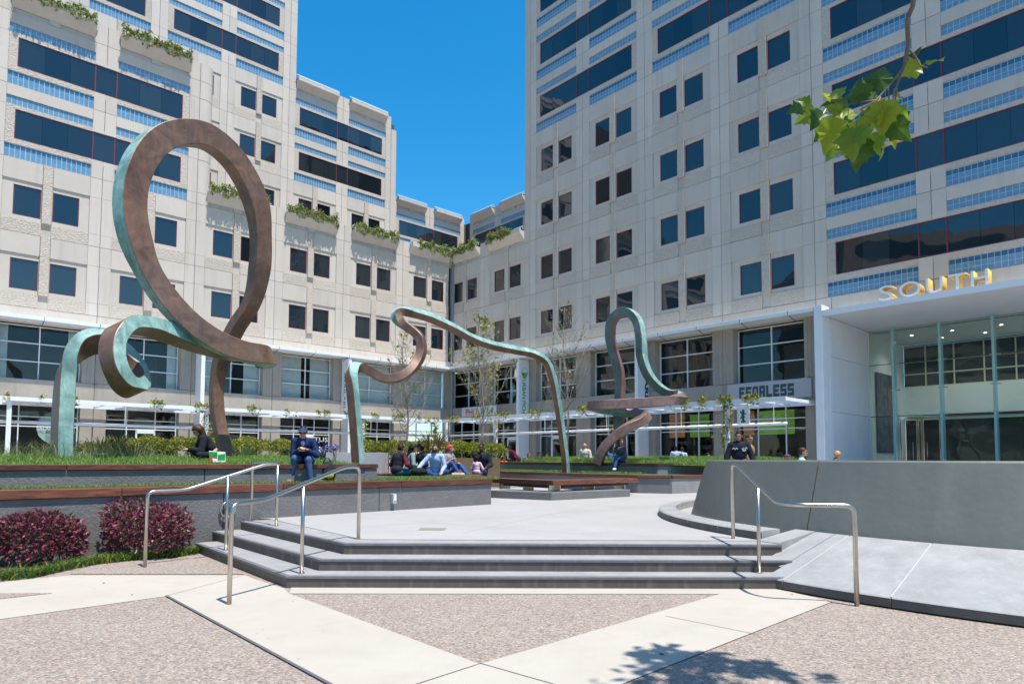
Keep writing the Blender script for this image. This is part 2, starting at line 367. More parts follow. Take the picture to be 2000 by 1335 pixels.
# plaza slab behind the top step
L, Cn, R = [np.array(p) for p in fr[2]]
flat('plaza', [Cn+[.16, .36], R+[0, .36], (9.2, 11.6), (60, 11.6), (60, 90), (-45, 90), (-45, 4), (-12.2, 4.36), (-5.1, 11.3), (-4.75, 11.62), L+[.34, .40]], PZ+.004, m_plaza)
for a, b in [((700, 1030), (1330, 985)), ((905, 1040), (1250, 968)), ((640, 1005), (1200, 1048))]:
    strip(g(*a, PZ), g(*b, PZ), .006, PZ+.008, mat('plaza_joint', (.22, .215, .21), .8), 'plaza')
dr = g(845, 1033, PZ); flat('plaza', [dr+[-.2, -.16, 0], dr+[.2, -.16, 0], dr+[.2, .16, 0], dr+[-.2, .16, 0]], PZ+.0085, mat('drain_cover', (.27, .27, .19), .6, c2=(.2, .2, .15), cell=60.))

# ================================================================== OFFICE BUILDINGS
mp = lambda mb, n, m, **k: mb.mesh(n, m, **k)
def pier_mesh(sgn, full=True):
    b = MB(); x0, x1 = (.012, .55) if sgn > 0 else (-.55, -.012)
    for z0, z1 in ((.012, .675), (.687, 2.715), (2.727, 3.79)): b.box(x0, x1, -.3, 0, z0, z1)
    return b.mesh('pier_panel', m_conc2)
ME = {}
ME['pierR'] = pier_mesh(1); ME['pierL'] = pier_mesh(-1)
def box_mesh(name, mt, *bx):
    b = MB()
    for x in bx: b.box(*x)
    return b.mesh(name, mt)
xa, xm0, xm1, xb = .56, 2.215, 2.675, 4.33
for tg, (x0, x1, w0, w1) in {'L': (xa, xm0, 1.02, 2.2), 'R': (xm1, xb, 2.69, 3.87)}.items():
    ME['span'+tg] = box_mesh('spandrel_panel', m_conc, (x0, x1, -.3, -.005, 2.735, 3.79))
    ME['rough'+tg] = box_mesh('rough_panel', m_rough, (x0, x1, -.3, -.012, .012, .675))
    ME['surr'+tg] = box_mesh('window_surround', m_conc, (x0, w0, -.3, -.062, .687, 2.735), (w1, x1, -.3, -.062, .687, 2.735), (w0, w1, -.3, -.062, .687, .90), (w0, w1, -.3, -.062, 2.47, 2.735))
ME['mull'] = box_mesh('mullion_panel', m_rough, (2.235, 2.655, -.3, .03, .70, 2.725), (2.235, 2.655, -.3, .03, 2.737, 3.79))
ME['notch'] = box_mesh('notch_panel', m_conc, (2.215, 2.675, -.3, -.085, .012, .70))
b = MB(); w0, w1, z0, z1 = 0, 1.18, 0, 1.57
for bx in ((w0, w0+.045), (w1-.045, w1)): b.box(*bx, -.05, 0, z0, z1)
b.box(.045, 1.135, -.05, 0, 0, .045); b.box(.045, 1.135, -.05, 0, 1.525, 1.57)
ME['win'] = b.mesh('window', m_maroon); ME['pane'] = box_mesh('pane', m_pane, (.04, 1.14, -.04, -.025, .04, 1.53))
def part(name, me, bld, x, y, z, rz=0., **k):
    return place(name, me, bld, Matrix.Translation((x, y, z)) @ Matrix.Rotation(rz, 4, 'Z'), **k)
class Fac:
    """one facade plane of a building: bay b starts at local (ox+b*W along ax)"""
    def __init__(s, bld, o, rz=0.): s.b = bld; s.o = Vector((o[0], o[1], 0)); s.rz = rz; s.R = Matrix.Rotation(rz, 4, 'Z')
    def put(s, name, me, x, z, y=0., **k):
        p = s.o+s.R @ Vector((x, y, 0)); return part(name, me, s.b, p.x, p.y, z, s.rz, **k)
def piers(f, b, k, lft=True, rgt=True):
    if lft: f.put('pier_panel', ME['pierR'], b*W, LZ(k))
    if rgt: f.put('pier_panel', ME['pierL'], (b+1)*W, LZ(k))
def paired(f, b, k, lft=True, rgt=True):
    x, z = b*W, LZ(k); piers(f, b, k, lft, rgt)
    for tg in 'LR':
        f.put('spandrel_panel', ME['span'+tg], x, z); f.put('rough_panel', ME['rough'+tg], x, z); f.put('window_surround', ME['surr'+tg], x, z)
    f.put('mullion_panel', ME['mull'], x, z); f.put('notch_panel', ME['notch'], x, z)
    for wx in (1.02, 2.69):
        w = f.put('window', ME['win'], x+wx, z+.90, -.10); place('pane', ME['pane'], w, Matrix.Rotation(rng.normal()*.006, 4, 'Z') @ Matrix.Rotation(rng.normal()*.005, 4, 'X'))
TILES = {}
def tile_box(b, x, z, y, m): b.box(x+.009, x+.2128, y-.02, y, z+.009, z+.2128, m)
# tiled bands: backing of grout with single glazed tiles proud of it
ME['bandlo'] = box_mesh('tile_band', m_grout, (xa, xb, -.3, -.0635, .02, .715)); ME['bandhi'] = box_mesh('tile_band', m_grout, (xa, xb, -.3, -.0635, 2.775, 3.215))
ME['tile'] = box_mesh('tile', m_tile, (0.010, .2118, -.02, 0, .010, .2118)); ME['tiled'] = box_mesh('tile', m_tiled, (0.010, .2118, -.02, 0, .010, .2118))
NT = 17; TW = (xb-xa)/NT
ME['roughlo'] = box_mesh('rough_panel', m_rough, (xa, W+xb, -.3, -.02, .725, 1.005)); ME['roughhi'] = box_mesh('rough_panel', m_rough, (xa, W+xb, -.3, -.02, 2.555, 2.765))
ME['roughjL'] = box_mesh('rough_panel', m_rough, (xa, .94, -.3, -.02, 1.005, 2.555)); ME['roughjR'] = box_mesh('rough_panel', m_rough, (2*W-.94, W+xb, -.3, -.02, 1.005, 2.555))
ME['sspan'] = box_mesh('spandrel_panel', m_conc, (xa, xb, -.3, -.005, 3.225, 3.79)); 
for i_, (q0, q1, q2, q3) in enumerate(((W-.55, W-.012, .012, .99), (W+.012, W+.55, .012, .99), (W-.55, W-.012, 2.57, 3.79), (W+.012, W+.55, 2.57, 3.79))): ME['smid%d' % i_] = box_mesh('pier_panel', m_conc2, (q0, q1, -.3, 0, q2, q3))
sw = 2*W-1.88; b = MB(); h = 1.55
b.box(0, sw, -.06, 0, 0, .04); b.box(0, sw, -.06, 0, h-.04, h); b.box(0, .04, -.06, 0, .04, h-.04); b.box(sw-.04, sw, -.06, 0, .04, h-.04)
c0, c1 = sw/2-.52, sw/2+.52
for xx in (c0, c1): b.box(xx-.03, xx+.03, -.06, .004, .04, h-.04)
ME['sframe'] = b.mesh('strip_window', m_maroon)
pw3 = (c0-.03-.04)/3
ME['spane'] = box_mesh('pane', m_pane, (.004, pw3-.006, -.05, -.03, .04, h-.04)); ME['scen'] = box_mesh('pane', m_pane, (c0+.03, c1-.03, -.05, -.03, .04, h-.04))
def strip_row(f, b, k, store, single=(False, False), ends=(True, True)):
    x, z = b*W, LZ(k)
    if ends[0]: f.put('pier_panel', ME['pierR'], x, z)
    if ends[1]: f.put('pier_panel', ME['pierL'], x+2*W, z)
    for i_ in range(4): f.put('pier_panel', ME['smid%d' % i_], x, z)
    for nm in ('roughlo', 'roughhi', 'roughjL', 'roughjR'): f.put('rough_panel', ME[nm], x, z)
    w = f.put('strip_window', ME['sframe'], x+.94, z+1.005, -.04)
    for i in range(3):
        place('pane', ME['spane'], w, Matrix.Translation((.04+i*pw3, 0, 0)) @ Matrix.Rotation(rng.normal()*.005, 4, 'Z')); place('pane', ME['spane'], w, Matrix.Translation((c1+.03+i*pw3, 0, 0)) @ Matrix.Rotation(rng.normal()*.005, 4, 'Z'))
    place('pane', ME['scen'], w)
    for bb in (0, 1):
        xx = x+bb*W; f.put('spandrel_panel', ME['sspan'], xx, z)
        for j, (nm, z0, rows) in enumerate((('bandlo', .03, 3), ('bandhi', 2.78, 2))):
            band = f.put('tile_band', ME[nm], xx, z)
            for r_ in range(rows):
                deep = (j == 0 and r_ == 2)
                for i in range(NT):
                    lx, lz = xa+i*TW, z0+r_*TW*.995
                    if single[j]: place('tile', ME['tiled' if deep else 'tile'], band, Matrix.Translation((lx, -.058, lz)))
                    else:
                        p = f.o+f.R @ Vector((xx+lx, -.058, 0)); store.append((p.x, p.y, z+lz, f.rz, 1 if deep else 0))
def flush_tiles(store, bld):
    base = np.array([(x, y, zz) for zz in (.010, .2118) for y in (-.02, 0) for x in (.010, .2118)]); qf = np.array([(4, 5, 7, 6), (0, 1, 5, 4), (2, 6, 7, 3), (0, 4, 6, 2), (1, 3, 7, 5)])
    V = []; F = []; mi = []
    for i, (x, y, z, rz, d) in enumerate(store):
        c, s_ = cos(rz), sin(rz); p = base.copy(); p[:, 0] = base[:, 0]*c-base[:, 1]*s_+x; p[:, 1] = base[:, 0]*s_+base[:, 1]*c+y; p[:, 2] += z
        V.append(p); F.append(qf+i*8); mi += [d]*5
    place('tile', npmesh('tile', np.concatenate(V), np.concatenate(F), [m_tile, m_tiled], mi), bld, kind='stuff')
# parapet with an outward leaning planter trough, slot underneath
def parapet_mesh(end=False):
    b = MB(); x0, x1 = .60, 4.29
    b.box(xa, xb, -.3, -.10, 0.012, .26)
    for s0, s1 in ((xa, xa+.12), (2.2, 2.69), (xb-.12, xb)): b.box(s0, s1, -.099, -.004, .012, .26)
    prof = [(-.3, .262), (-.02, .262), (.46, .78), (.46, 1.06), (.34, 1.06), (.34, .9), (-.3, .9)]
    n = len(prof); vs = [(x, y, z) for x in (x0, x1) for y, z in prof]
    fs = [tuple(range(n)), tuple(range(2*n-1, n-1, -1))]+[(i, n+i, n+(i+1) % n, (i+1) % n) for i in range(n)]
    b.add(vs, fs); return b.mesh('planter_trough', m_conc)
ME['parapet'] = parapet_mesh()
ME['ppierL'] = box_mesh('pier_panel', m_conc2, (-.58, -.012, -.4, 0, .012, 1.13)); ME['ppierR'] = box_mesh('pier_panel', m_conc2, (.012, .58, -.4, 0, .012, 1.13))
b = MB(); b.tube([(.55, .2, 1.2), (4.34, .2, 1.2)], .03, 6); b.tube([(.55, .2, 1.0), (.55, .2, 1.2)], .02, 6); b.tube([(4.34, .2, 1.0), (4.34, .2, 1.2)], .02, 6)
ME['prail'] = b.mesh('parapet_rail', m_white)
b = MB(); b.tube([(.5, .2, 1.32), (4.4, .2, 1.32)], .03, 6); b.tube([(.55, .2, 1.0), (.55, .2, 1.32)], .02, 6); b.box(.6, 4.29, -.3, .47, 1.06, 1.10); ME['prail2'] = b.mesh('parapet_rail', m_white)
def parapet(f, b, k, lft=True, rgt=True, roof=False):
    x, z = b*W, LZ(k)
    f.put('planter_trough', ME['parapet'], x, z); f.put('parapet_rail', ME['prail2' if roof else 'prail'], x, z)
    if lft: f.put('pier_panel', ME['ppierR'], x, z)
    if rgt: f.put('pier_panel', ME['ppierL'], x+W, z)
def mass(bld, name, x0, x1, y0, y1, z0, z1, m=None):
    b = MB(); b.box(x0, x1, y0, y1, z0, z1); return place(name, b.mesh(name, m or m_back), bld)
PLANT = []   # where trough planting goes: (world point, along, normal)
# ---- left building
bA = empty('office_building', CC, atan2(dL[1], dL[0]), 'long cream precast office building on the left with planted terraces', 'building')
f0 = Fac(bA, (OL, 0)); fS = Fac(bA, (OL, -9.78)); fB = Fac(bA, (OL, -17.3)); fC = Fac(bA, (-15, -16.45), -pi/2)
stA = []
for b_ in range(-1, 7):
    for k in (1, 2): paired(f0, b_, k, b_ > -1)
for b_ in (-1, 0, 1, 2): parapet(f0, b_, 3, b_ > -1, b_ < 2)
for b_ in (3, 5):
    for k in (3, 4): strip_row(f0, b_, k, stA)
    parapet(f0, b_, 5); parapet(f0, b_+1, 5)
for b_ in (-1, 0):
    paired(fS, b_, 4)
for k in (5, 6): strip_row(fS, -1, k, stA)
parapet(fS, -1, 7, roof=True); parapet(fS, 0, 7, True, False, roof=True)
for b_ in (1, 2, 3, 4):
    for k in ((4, 5, 6) if b_ < 3 else (6,)): paired(fS, b_, k)
for b_ in (1, 3):
    for k in (7, 8, 9): strip_row(fS, b_, k, stA)
for k in (7, 8, 9): fS.put('pier_panel', ME['pierL'], W, LZ(k))
strip_row(fB, -4, 5, stA); parapet(fB, -4, 6, roof=True); parapet(fB, -3, 6, roof=True); piers(fB, -2, 5); parapet(fB, -2, 6, roof=True)
strip_row(fC, -2, 5, stA); parapet(fC, -1, 6, roof=True); parapet(fC, -2, 6, roof=True)
flush_tiles(stA, bA)
# rounded end of the planted block and its hidden flank; solid cores behind the panels
b = MB(); xe = OL+3*W
prof = [(xe-.012, 0), (xe-.35, 0)]+[(xe-.35-.5*sin(t), -.5+.5*cos(t)) for t in np.linspace(.2, pi/2, 6)]+[(xe-.85, -9.7), (xe-.012, -9.7)]
for k0, k1 in ((3, 3.18), (3.183, 3.71), (3.715, 4), (4.003, 4.18), (4.183, 4.71), (4.715, 5), (5.003, 5.297)): b.prism(prof, LZ(k0)+.01, LZ(k1))
place('corner_panel', b.mesh('corner_panel', m_conc2), bA)
XL = OL+7*W
mass(bA, 'wall_core', .02, XL, -9.5, -.28, Z1, LZ(3)+.01); mass(bA, 'wall_core', OL+3*W, XL, -9.6, -.28, LZ(3)+.02, LZ(5)+.6)
mass(bA, 'terrace_slab', -14.9, OL+3*W-.9, -17, -.41, LZ(3)-.3, LZ(3)+.03, m_base)
mass(bA, 'wall_core', OL-W-.5, OL+W, -17.3, -10.06, LZ(3), LZ(7)+.6); mass(bA, 'wall_core', OL+W-.5, XL, -20, -10.06, LZ(3), LZ(10))
mass(bA, 'wall_core', -25, OL-W-.5, -30, -17.58, LZ(3), LZ(6)+.6); mass(bA, 'wall_core', -30, -15.28, -17.58, 0, LZ(3), LZ(6)+.6)
mass(bA, 'roof_slab', -15.2, OL-W, -18, -17.2, LZ(5)-.6, LZ(5), m_conc)
b = MB(); b.box(OL-W-.57, OL-W-.02, -10.08, -9.78, LZ(4), LZ(7)); place('pier_panel', b.mesh('pier_panel', m_conc2), bA)
# downpipe in the inner corner
b = MB(); b.tube([(.12, .12, PZ), (.12, .12, LZ(3)+.9)], .07, 8); place('downpipe', b.mesh('downpipe', mat('pipe_grey', (.30, .31, .33), .4), True), bA)
# ---- right tower
bB = empty('office_tower', CC, atan2(-dR[1], -dR[0]), 'tall shaded office tower on the right with blue tiled bands', 'building')
h0 = Fac(bB, (-OR_, 0))       # bay b here runs from u=OR_+W*b leftwards: use index -b-1
stB = []
def rb(b): return -b-1
for b_ in (-1, 0):
    for k in (1, 2): paired(h0, rb(b_), k)
    parapet(h0, rb(b_), 3)
for b_ in (1, 2, 3, 4):
    for k in (1, 2, 3, 4): paired(h0, rb(b_), k)
for b_ in (1, 3):
    for k in (5, 6, 7, 8): strip_row(h0, rb(b_)-1, k, stB)
for k in range(1, 9): strip_row(h0, rb(5)-1, k, stB, single=(k <= 2, k == 1))
strip_row(h0, rb(7)-1, 1, stB); 
for k in range(2, 5): strip_row(h0, rb(7)-1, k, stB)
flush_tiles(stB, bB)
U = lambda u: -u
mass(bB, 'wall_core', U(OR_+9*W), U(OR_+W+.02), -14, -.28, Z1, LZ(9)); mass(bB, 'wall_core', U(OR_+W), -.02, -4, -.28, Z1, LZ(3)+.02)
b = MB(); b.box(U(OR_+W)+.012, U(OR_+W)+.55, -.4, -.001, LZ(3)+1.14, LZ(9))
place('corner_panel', b.mesh('corner_panel', m_conc2), bB)
# ---- two lower storeys: base wall, windows with white bars, shopfronts, canopy
def lower(bld, f, bays, front_doors=(), blinds=(), skip=()):
    for b_ in bays:
        x = b_*W
        for nm, sg in (('pierR', 1), ('pierL', -1)):
            m = MB(); a0, a1 = sorted((x+(0 if sg > 0 else W)+sg*.012, x+(0 if sg > 0 else W)+sg*.60))
            m.box(a0, a1, -.55, 0, PZ, 4.45); m.box(a0, a1, -.55, -.0, 5.46, 8.36)
            for gx in np.linspace(a0+.12, a1-.12, 3): m.box(gx-.05, gx+.05, -.1, .018, 5.47, 8.2)
            o = f.o+f.R @ Vector((0, 0, 0)); place('base_pier', m.mesh('base_pier', m_base), bld, Matrix.Translation(o))
        m = MB(); m.box(x+.012, x+W-.012, -.5, .02, 4.46, 5.44); place('base_spandrel', m.mesh('base_spandrel', m_base), bld, Matrix.Translation(f.o))
        m = MB(); m.box(x+.012, x+W-.012, -.5, -.004, 8.37, Z1-.012); place('band_panel', m.mesh('band_panel', m_conc), bld, Matrix.Translation(f.o))
        # upper window, six lights
        m = MB(); x0, x1, z0, z1 = x+.62, x+W-.62, 5.46, 8.3; y = -.5; t = .05
        for zz in (z0, z0+(z1-z0)/3, z0+(z1-z0)*2/3, z1-t): m.box(x0, x1, y-.06, y+.03, zz, zz+t)
        for xx in (x0, (x0+x1)/2-t/2, x1-t): m.box(xx, xx+t, y-.07, y+.04, z0, z1)
        w = place('gallery_window', m.mesh('gallery_window', m_white), bld, Matrix.Translation(f.o))
        for i in range(2):
            for j in range(3):
                q = MB(); q.box(x0+t+i*((x1-x0)/2-t*.5), x0+(i+1)*((x1-x0)/2)-t*.5, y-.03, y-.02, z0+j*(z1-z0)/3+t, z0+(j+1)*(z1-z0)/3)
                place('pane', q.mesh('pane', glass), w)
        if b_ in blinds:
            for (a, c) in blinds[b_]:
                q = MB(); xx = x0+a*(x1-x0)
                while xx < x0+c*(x1-x0): q.add([(xx, y-.22, z0), (xx+.1, y-.28, z0), (xx+.1, y-.28, z1), (xx, y-.22, z1)], [(0, 1, 2, 3)]); xx += .105
                place('blind', q.mesh('blind', m_blind), bld, Matrix.Translation(f.o))
        if b_ in skip: continue
        # shopfront
        m = MB(); z0, z1 = PZ, 4.44; y = -.45; xs = [x0, x0+1.1, x1-1.1, x1-t]
        for xx in xs: m.box(xx, xx+t, y-.06, y+.04, z0, z1)
        for zz in (z0, 3.05, 3.55, z1-t): m.box(x0, x1, y-.05, y+.03, zz, zz+t)
        dx = None
        if b_ in front_doors:
            dx = xs[1] if b_ % 2 else xs[2]-1.0
            for a in (dx, dx+.93): m.box(a, a+.09, y-.05, y+.045, z0+.02, 3.05)
            m.box(dx, dx+1.02, y-.05, y+.045, z0+.01, z0+.22); m.box(dx, dx+1.02, y-.05, y+.045, 2.85, 3.05)
        w = place('shopfront', m.mesh('shopfront', m_white), bld, Matrix.Translation(f.o))
        for i in range(3):
            for za, zb in ((z0, 3.05), (3.05, 3.55), (3.55, z1)):
                q = MB(); q.box(xs[i]+t, xs[i+1], y-.02, y-.01, za+t, zb); place('pane', q.mesh('pane', glass), w)
b_all = range(-1, 7)
lower(bA, f0, b_all, (1, -1, 3), {2: [(0, .25), (.6, 1)], 1: [(0, .35), (.55, .98)], 3: [(.0, .14), (.72, 1.)], 4: [(.06, .13), (.86, 1)], 0: [(0, 1)], -1: [(0, 1)]})
lower(bB, h0, [rb(b_) for b_ in range(-1, 5)], (rb(1), rb(2), rb(0)))
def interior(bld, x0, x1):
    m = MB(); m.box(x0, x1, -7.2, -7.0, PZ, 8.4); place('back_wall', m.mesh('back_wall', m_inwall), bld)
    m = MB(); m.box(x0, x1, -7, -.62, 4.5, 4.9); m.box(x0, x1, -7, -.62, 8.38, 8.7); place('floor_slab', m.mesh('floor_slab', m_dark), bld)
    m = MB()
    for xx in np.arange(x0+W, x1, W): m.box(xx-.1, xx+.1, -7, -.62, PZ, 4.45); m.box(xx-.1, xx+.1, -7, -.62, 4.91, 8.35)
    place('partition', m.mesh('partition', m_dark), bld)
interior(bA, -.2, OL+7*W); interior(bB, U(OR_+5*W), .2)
# canopies
def canopy(bld, x0, x1):
    m = MB(); m.box(x0, x1, .002, 1.08, 8.40, 8.55); m.box(x0, x1, 1.0, 1.1, 8.37, 8.56)
    place('canopy', m.mesh('canopy', m_white, bevel=.01), bld)
    m = MB(); m.box(-.012, .012, 1.095, 1.104, 8.36, 8.57); ms = m.mesh('canopy_seam', m_joint); m = MB(); m.tube([(0, .2, 8.2), (0, .95, 8.38)], .02, 5); mr_ = m.mesh('canopy_strut', m_joint)
    for xx in np.arange(min(x0, x1)+1.2, max(x0, x1), W/2): part('canopy_seam', ms, bld, xx, 0, 0); part('canopy_strut', mr_, bld, xx, 0, 0)
canopy(bA, 1.1, OL+7*W); canopy(bB, U(28.75), -.0)
def fin(bld, x, z1=8.36):
    m = MB(); m.box(x-.11, x+.11, .02, 1.04, PZ, z1); return place('banner_fin', m.mesh('banner_fin', m_white, bevel=.008), bld)
fin(bA, 19.05); fin(bA, 9.5); fin(bB, U(8.75)); fin(bB, U(18.7))
# ---- south entrance: white portal, soffit and glass lobby (part of the tower)
m_lw = mat('lobby_white', (.74, .74, .72), .6)
uW = 29.15; yG = -4.6
def bpart(name, mt, *bx, bevel=0., parent=None):
    b = MB()
    for (u0, u1, y0, y1, z0, z1) in bx: b.box(U(u1), U(u0), y0, y1, z0, z1)
    return place(name, b.mesh(name, mt, bevel=bevel), parent or bB)
bpart('portal_column', m_white, (28.78, 29.14, .25, 1.1, PZ, 8.62), bevel=.01)
bpart('portal_soffit', m_whitep, (29.16, 44, yG-.6, 1.08, 8.12, 8.2)); bpart('portal_fascia', m_white, (29.15, 44, 1.0, 1.1, 8.08, 8.34))
bpart('portal_roof', m_white, (29.15, 44, .01, 1.0, 8.25, 8.33)); bpart('band_panel', m_conc, (29.16, 33.32, -.5, -.004, 8.36, Z1-.012), (33.35, 38.2, -.5, -.004, 8.36, Z1-.012), (38.22, 43, -.5, -.004, 8.36, Z1-.012))
for z0, z1 in ((PZ, 3.72), (3.735, 6.3), (6.315, 8.1)): bpart('side_wall_panel', m_whitep, (28.9, 29.18, -4.5, .24, z0, z1))
bpart('lobby_side_wall', m_lw, (28.9, 29.2, -10, -4.52, PZ, 8.1)); 
bpart('lobby_back_wall', m_lw, (29.2, 44, -10, -9.7, 3.75, 5.6)); bpart('lobby_ceiling', m_lw, (29.2, 44, -10, -5.3, 8.0, 8.1))
bpart('lobby_back_wall', m_dark, (29.2, 44, -10.2, -10.05, PZ, 8.0)); bpart('lobby_rail', m_dark, (30.2, 44, -9.68, -9.6, 3.9, 4.02))
b = MB()
for xx in np.arange(30.3, 44, 1.35): b.box(U(xx+.06), U(xx), -9.9, -9.8, 5.6, 7.9)
for zz in (5.6, 6.3, 7.0, 7.85): b.box(U(44), U(29.2), -9.9, -9.8, zz, zz+.06)
place('lobby_window_grid', b.mesh('lobby_window_grid', mat('cream_bar', (.55, .52, .42), .5)), bB)
fins = [30.4, 32.42, 34.5, 36.6, 38.7]
for i, u in enumerate(fins):
    bpart('glass_fin', mat('fin_glass', (.30, .52, .50), .1, ior=1.6), (u-.05, u+.05, yG+.01, yG+.42, PZ, 8.1))
    b = MB()
    for zz in (3.72, 5.0, 6.35, 7.5): b.tube([(U(u-.22), yG+.05, zz), (U(u+.22), yG+.05, zz)], .025, 6)
    place('spider_clamp', b.mesh('spider_clamp', m_steel), bB)
ue = [29.2]+fins
for i in range(len(fins)):
    for z0, z1 in ((PZ, 3.7), (3.72, 6.33), (6.35, 8.1)):
        if i == 1 and z0 == PZ: continue
        bpart('lobby_pane', glass_g, (ue[i]+.006, ue[i+1]-.006, yG-.02, yG, z0, z1))
b = MB(); b.box(U(40), U(29.2), yG-.03, yG+.012, 3.695, 3.725); b.box(U(40), U(29.2), yG-.03, yG+.012, 6.325, 6.355); place('glazing_joint', b.mesh('glazing_joint', m_black), bB)
bpart('band_panel', m_conc, (28.46, 29.14, -.5, -.004, 8.37, Z1-.012)); bpart('base_pier', m_base, (28.46, 28.77, -.5, .02, PZ, 8.36))
# chrome doors in the second bay
b = MB(); u0, u1 = ue[1]+.06, ue[2]-.06; um = (u0+u1)/2
for a, c in ((u0, u0+.1), (um-.16, um-.03), (um+.03, um+.16), (u1-.14, u1)): b.box(U(c), U(a), yG-.05, yG+.06, PZ, 3.6)
b.box(U(u1), U(u0), yG-.05, yG+.06, 3.5, 3.68); b.box(U(um-.03), U(u0+.1), yG-.05, yG+.06, PZ, .6); b.box(U(u1), U(um+.03), yG-.05, yG+.06, PZ, .6)
dr_ = place('entrance_door', b.mesh('entrance_door', m_chrome, bevel=.012), bB)
for a, c in ((u0+.1, um-.16), (um+.16, u1-.14)): bpart('pane', glass, (a, c, yG-.01, yG, .6, 3.5), parent=dr_)
b = MB()
for a in (um-.3, um+.3): b.tube([(U(a), yG+.12, 1.2), (U(a), yG+.12, 2.4)], .02, 8); b.tube([(U(a-.3), yG+.12, 1.35), (U(a+.3), yG+.12, 1.35)], .015, 6)
place('handle', b.mesh('handle', m_steel, True), dr_)
pb = MB(); pb.box(U(29.28), U(29.24), -8.4, -5.3, 1.9, 6.1)
art = mat('lobby_print', (.03, .03, .035), .5, c2=(.16, .16, .17), scale=2.2)
post = place('wall_print', pb.mesh('wall_print', art), None, wm(bB)); tag(post, 'tall dark print hung on the lobby side wall behind green glass', 'poster')
b = MB(); b.box(U(29.3), U(29.285), -8.38, -8.1, 2.6, 5.9); b.box(U(29.3), U(29.285), -7.0, -6.9, 4.1, 5.6); place('red_bar', b.mesh('red_bar', mat('print_red', (.42, .03, .02), .5)), post)
bl = MB(); bl.box(U(30.2), U(30.0), yG+.012, yG+.02, .75, .95); o = place('notice_sign', bl.mesh('notice_sign', mat('sign_blue', (.02, .10, .45), .4)), None, wm(bB)); tag(o, 'small blue notice on the lobby glass near the floor', 'sign')
# SOUTH letters standing on the portal edge
sg = empty('sign', tuple((wm(bB) @ Vector((U(31.6), .85, 8.34)))[:]), 0, 'big gold sided letters SOUTH standing on the entrance portal edge', 'sign')
for ch, u, wd in (('S', 31.52, .56), ('O', 32.30, .82), ('U', 33.30, .60), ('T', 34.10, .60), ('H', 34.86, .56)):
    me = textmesh(ch, .92, .30, .0); me.materials.append(m_gold); me.materials.append(m_letter)
    xs = [v.co.x for v in me.vertices]; k = wd/(max(xs)-min(xs)); mn = min(xs); ym = min(v.co.y for v in me.vertices)
    for v in me.vertices: v.co.x = (v.co.x-mn)*k; v.co.y -= ym
    for p in me.polygons: p.material_index = 1 if p.normal.z > .7 else 0
    X = Vector(dR); Zv = Vector(nR)*-1; Zv = Vector((-dR[1]*0+nR[0], nR[1], 0)); Y = Vector((0, 0, 1))
    o3 = wm(bB) @ Vector((U(u), .72, 8.345)); m = axes(o3, Vector(dR), Y, Vector(dR).cross(Y))
    place('letter', me, sg, wm(sg).inverted() @ m)
# ================================================================== SIGNS AND BANNERS
def on_wall(u, y, z): return wm(bB) @ Vector((U(u), y, z))
m_board = mat('sign_board', (.40, .40, .42), .5); m_slate = mat('sign_slate', (.035, .07, .085), .5); m_gtext = mat('sign_green', (.01, .33, .07), .5); m_red = mat('sign_red', (.55, .02, .03), .5)
b = MB(); b.box(U(28.2), U(23.85), .05, .12, 4.5, 5.42)
sb = place('shop_sign', b.mesh('shop_sign', m_board, bevel=.01), None, wm(bB)); tag(sb, 'wide grey board lettered FEARLESS above the shopfront', 'sign')
GL = {'F': [(0, 0, .36, 1), (0, .74, 1, 1), (0, .36, .85, .62)], 'E': [(0, 0, .36, 1), (0, .74, 1, 1), (0, .38, .88, .62), (0, 0, 1, .26)], 'A': [(0, 0, .34, .9), (.66, 0, 1, .9), (.14, .76, .86, 1), (0, .24, 1, .42)], 'R': [(0, 0, .36, 1), (.64, .46, 1, .94), (0, .74, .93, 1), (0, .34, .92, .56), (.6, 0, .98, .44)], 'L': [(0, 0, .36, 1), (0, 0, 1, .26)], 'S': [(.05, .74, 1, 1), (0, .44, .36, .95), (.04, .38, .96, .62), (.64, .06, 1, .56), (0, 0, .95, .26)]}
for i, ch in enumerate('FEARLESS'):
    b = MB(); ux = 24.52+i*.362
    for j, (x0, z0, x1, z1) in enumerate(GL[ch]): b.box(U(ux+x1*.31), U(ux+x0*.31), .1205, .128+.0007*j, 4.63+z0*.6, 4.63+z1*.6)
    place('letter', b.mesh('letter', m_slate), sb)
b = MB(); b.box(U(6.5), U(2.6), .95, 1.02, 4.62, 5.3)
sp = place('shop_sign', b.mesh('shop_sign', mat('sign_pale', (.62, .62, .64), .5), bevel=.01), None, wm(bB)); tag(sp, 'pale shop board with red PHO lettering behind the leafy young tree', 'sign')
put_text('lettering', 'PHO', on_wall(3.1, 1.022, 4.68), dR, (0, 0, 1), .74, m_red, sp, .006, .01, width=1.35)
b = MB()
for cx in (4.9, 5.5, 6.0):
    b.box(U(cx+.2), U(cx), 1.022, 1.03, 4.75, 5.15)
place('green_mark', b.mesh('green_mark', m_gtext), sp)
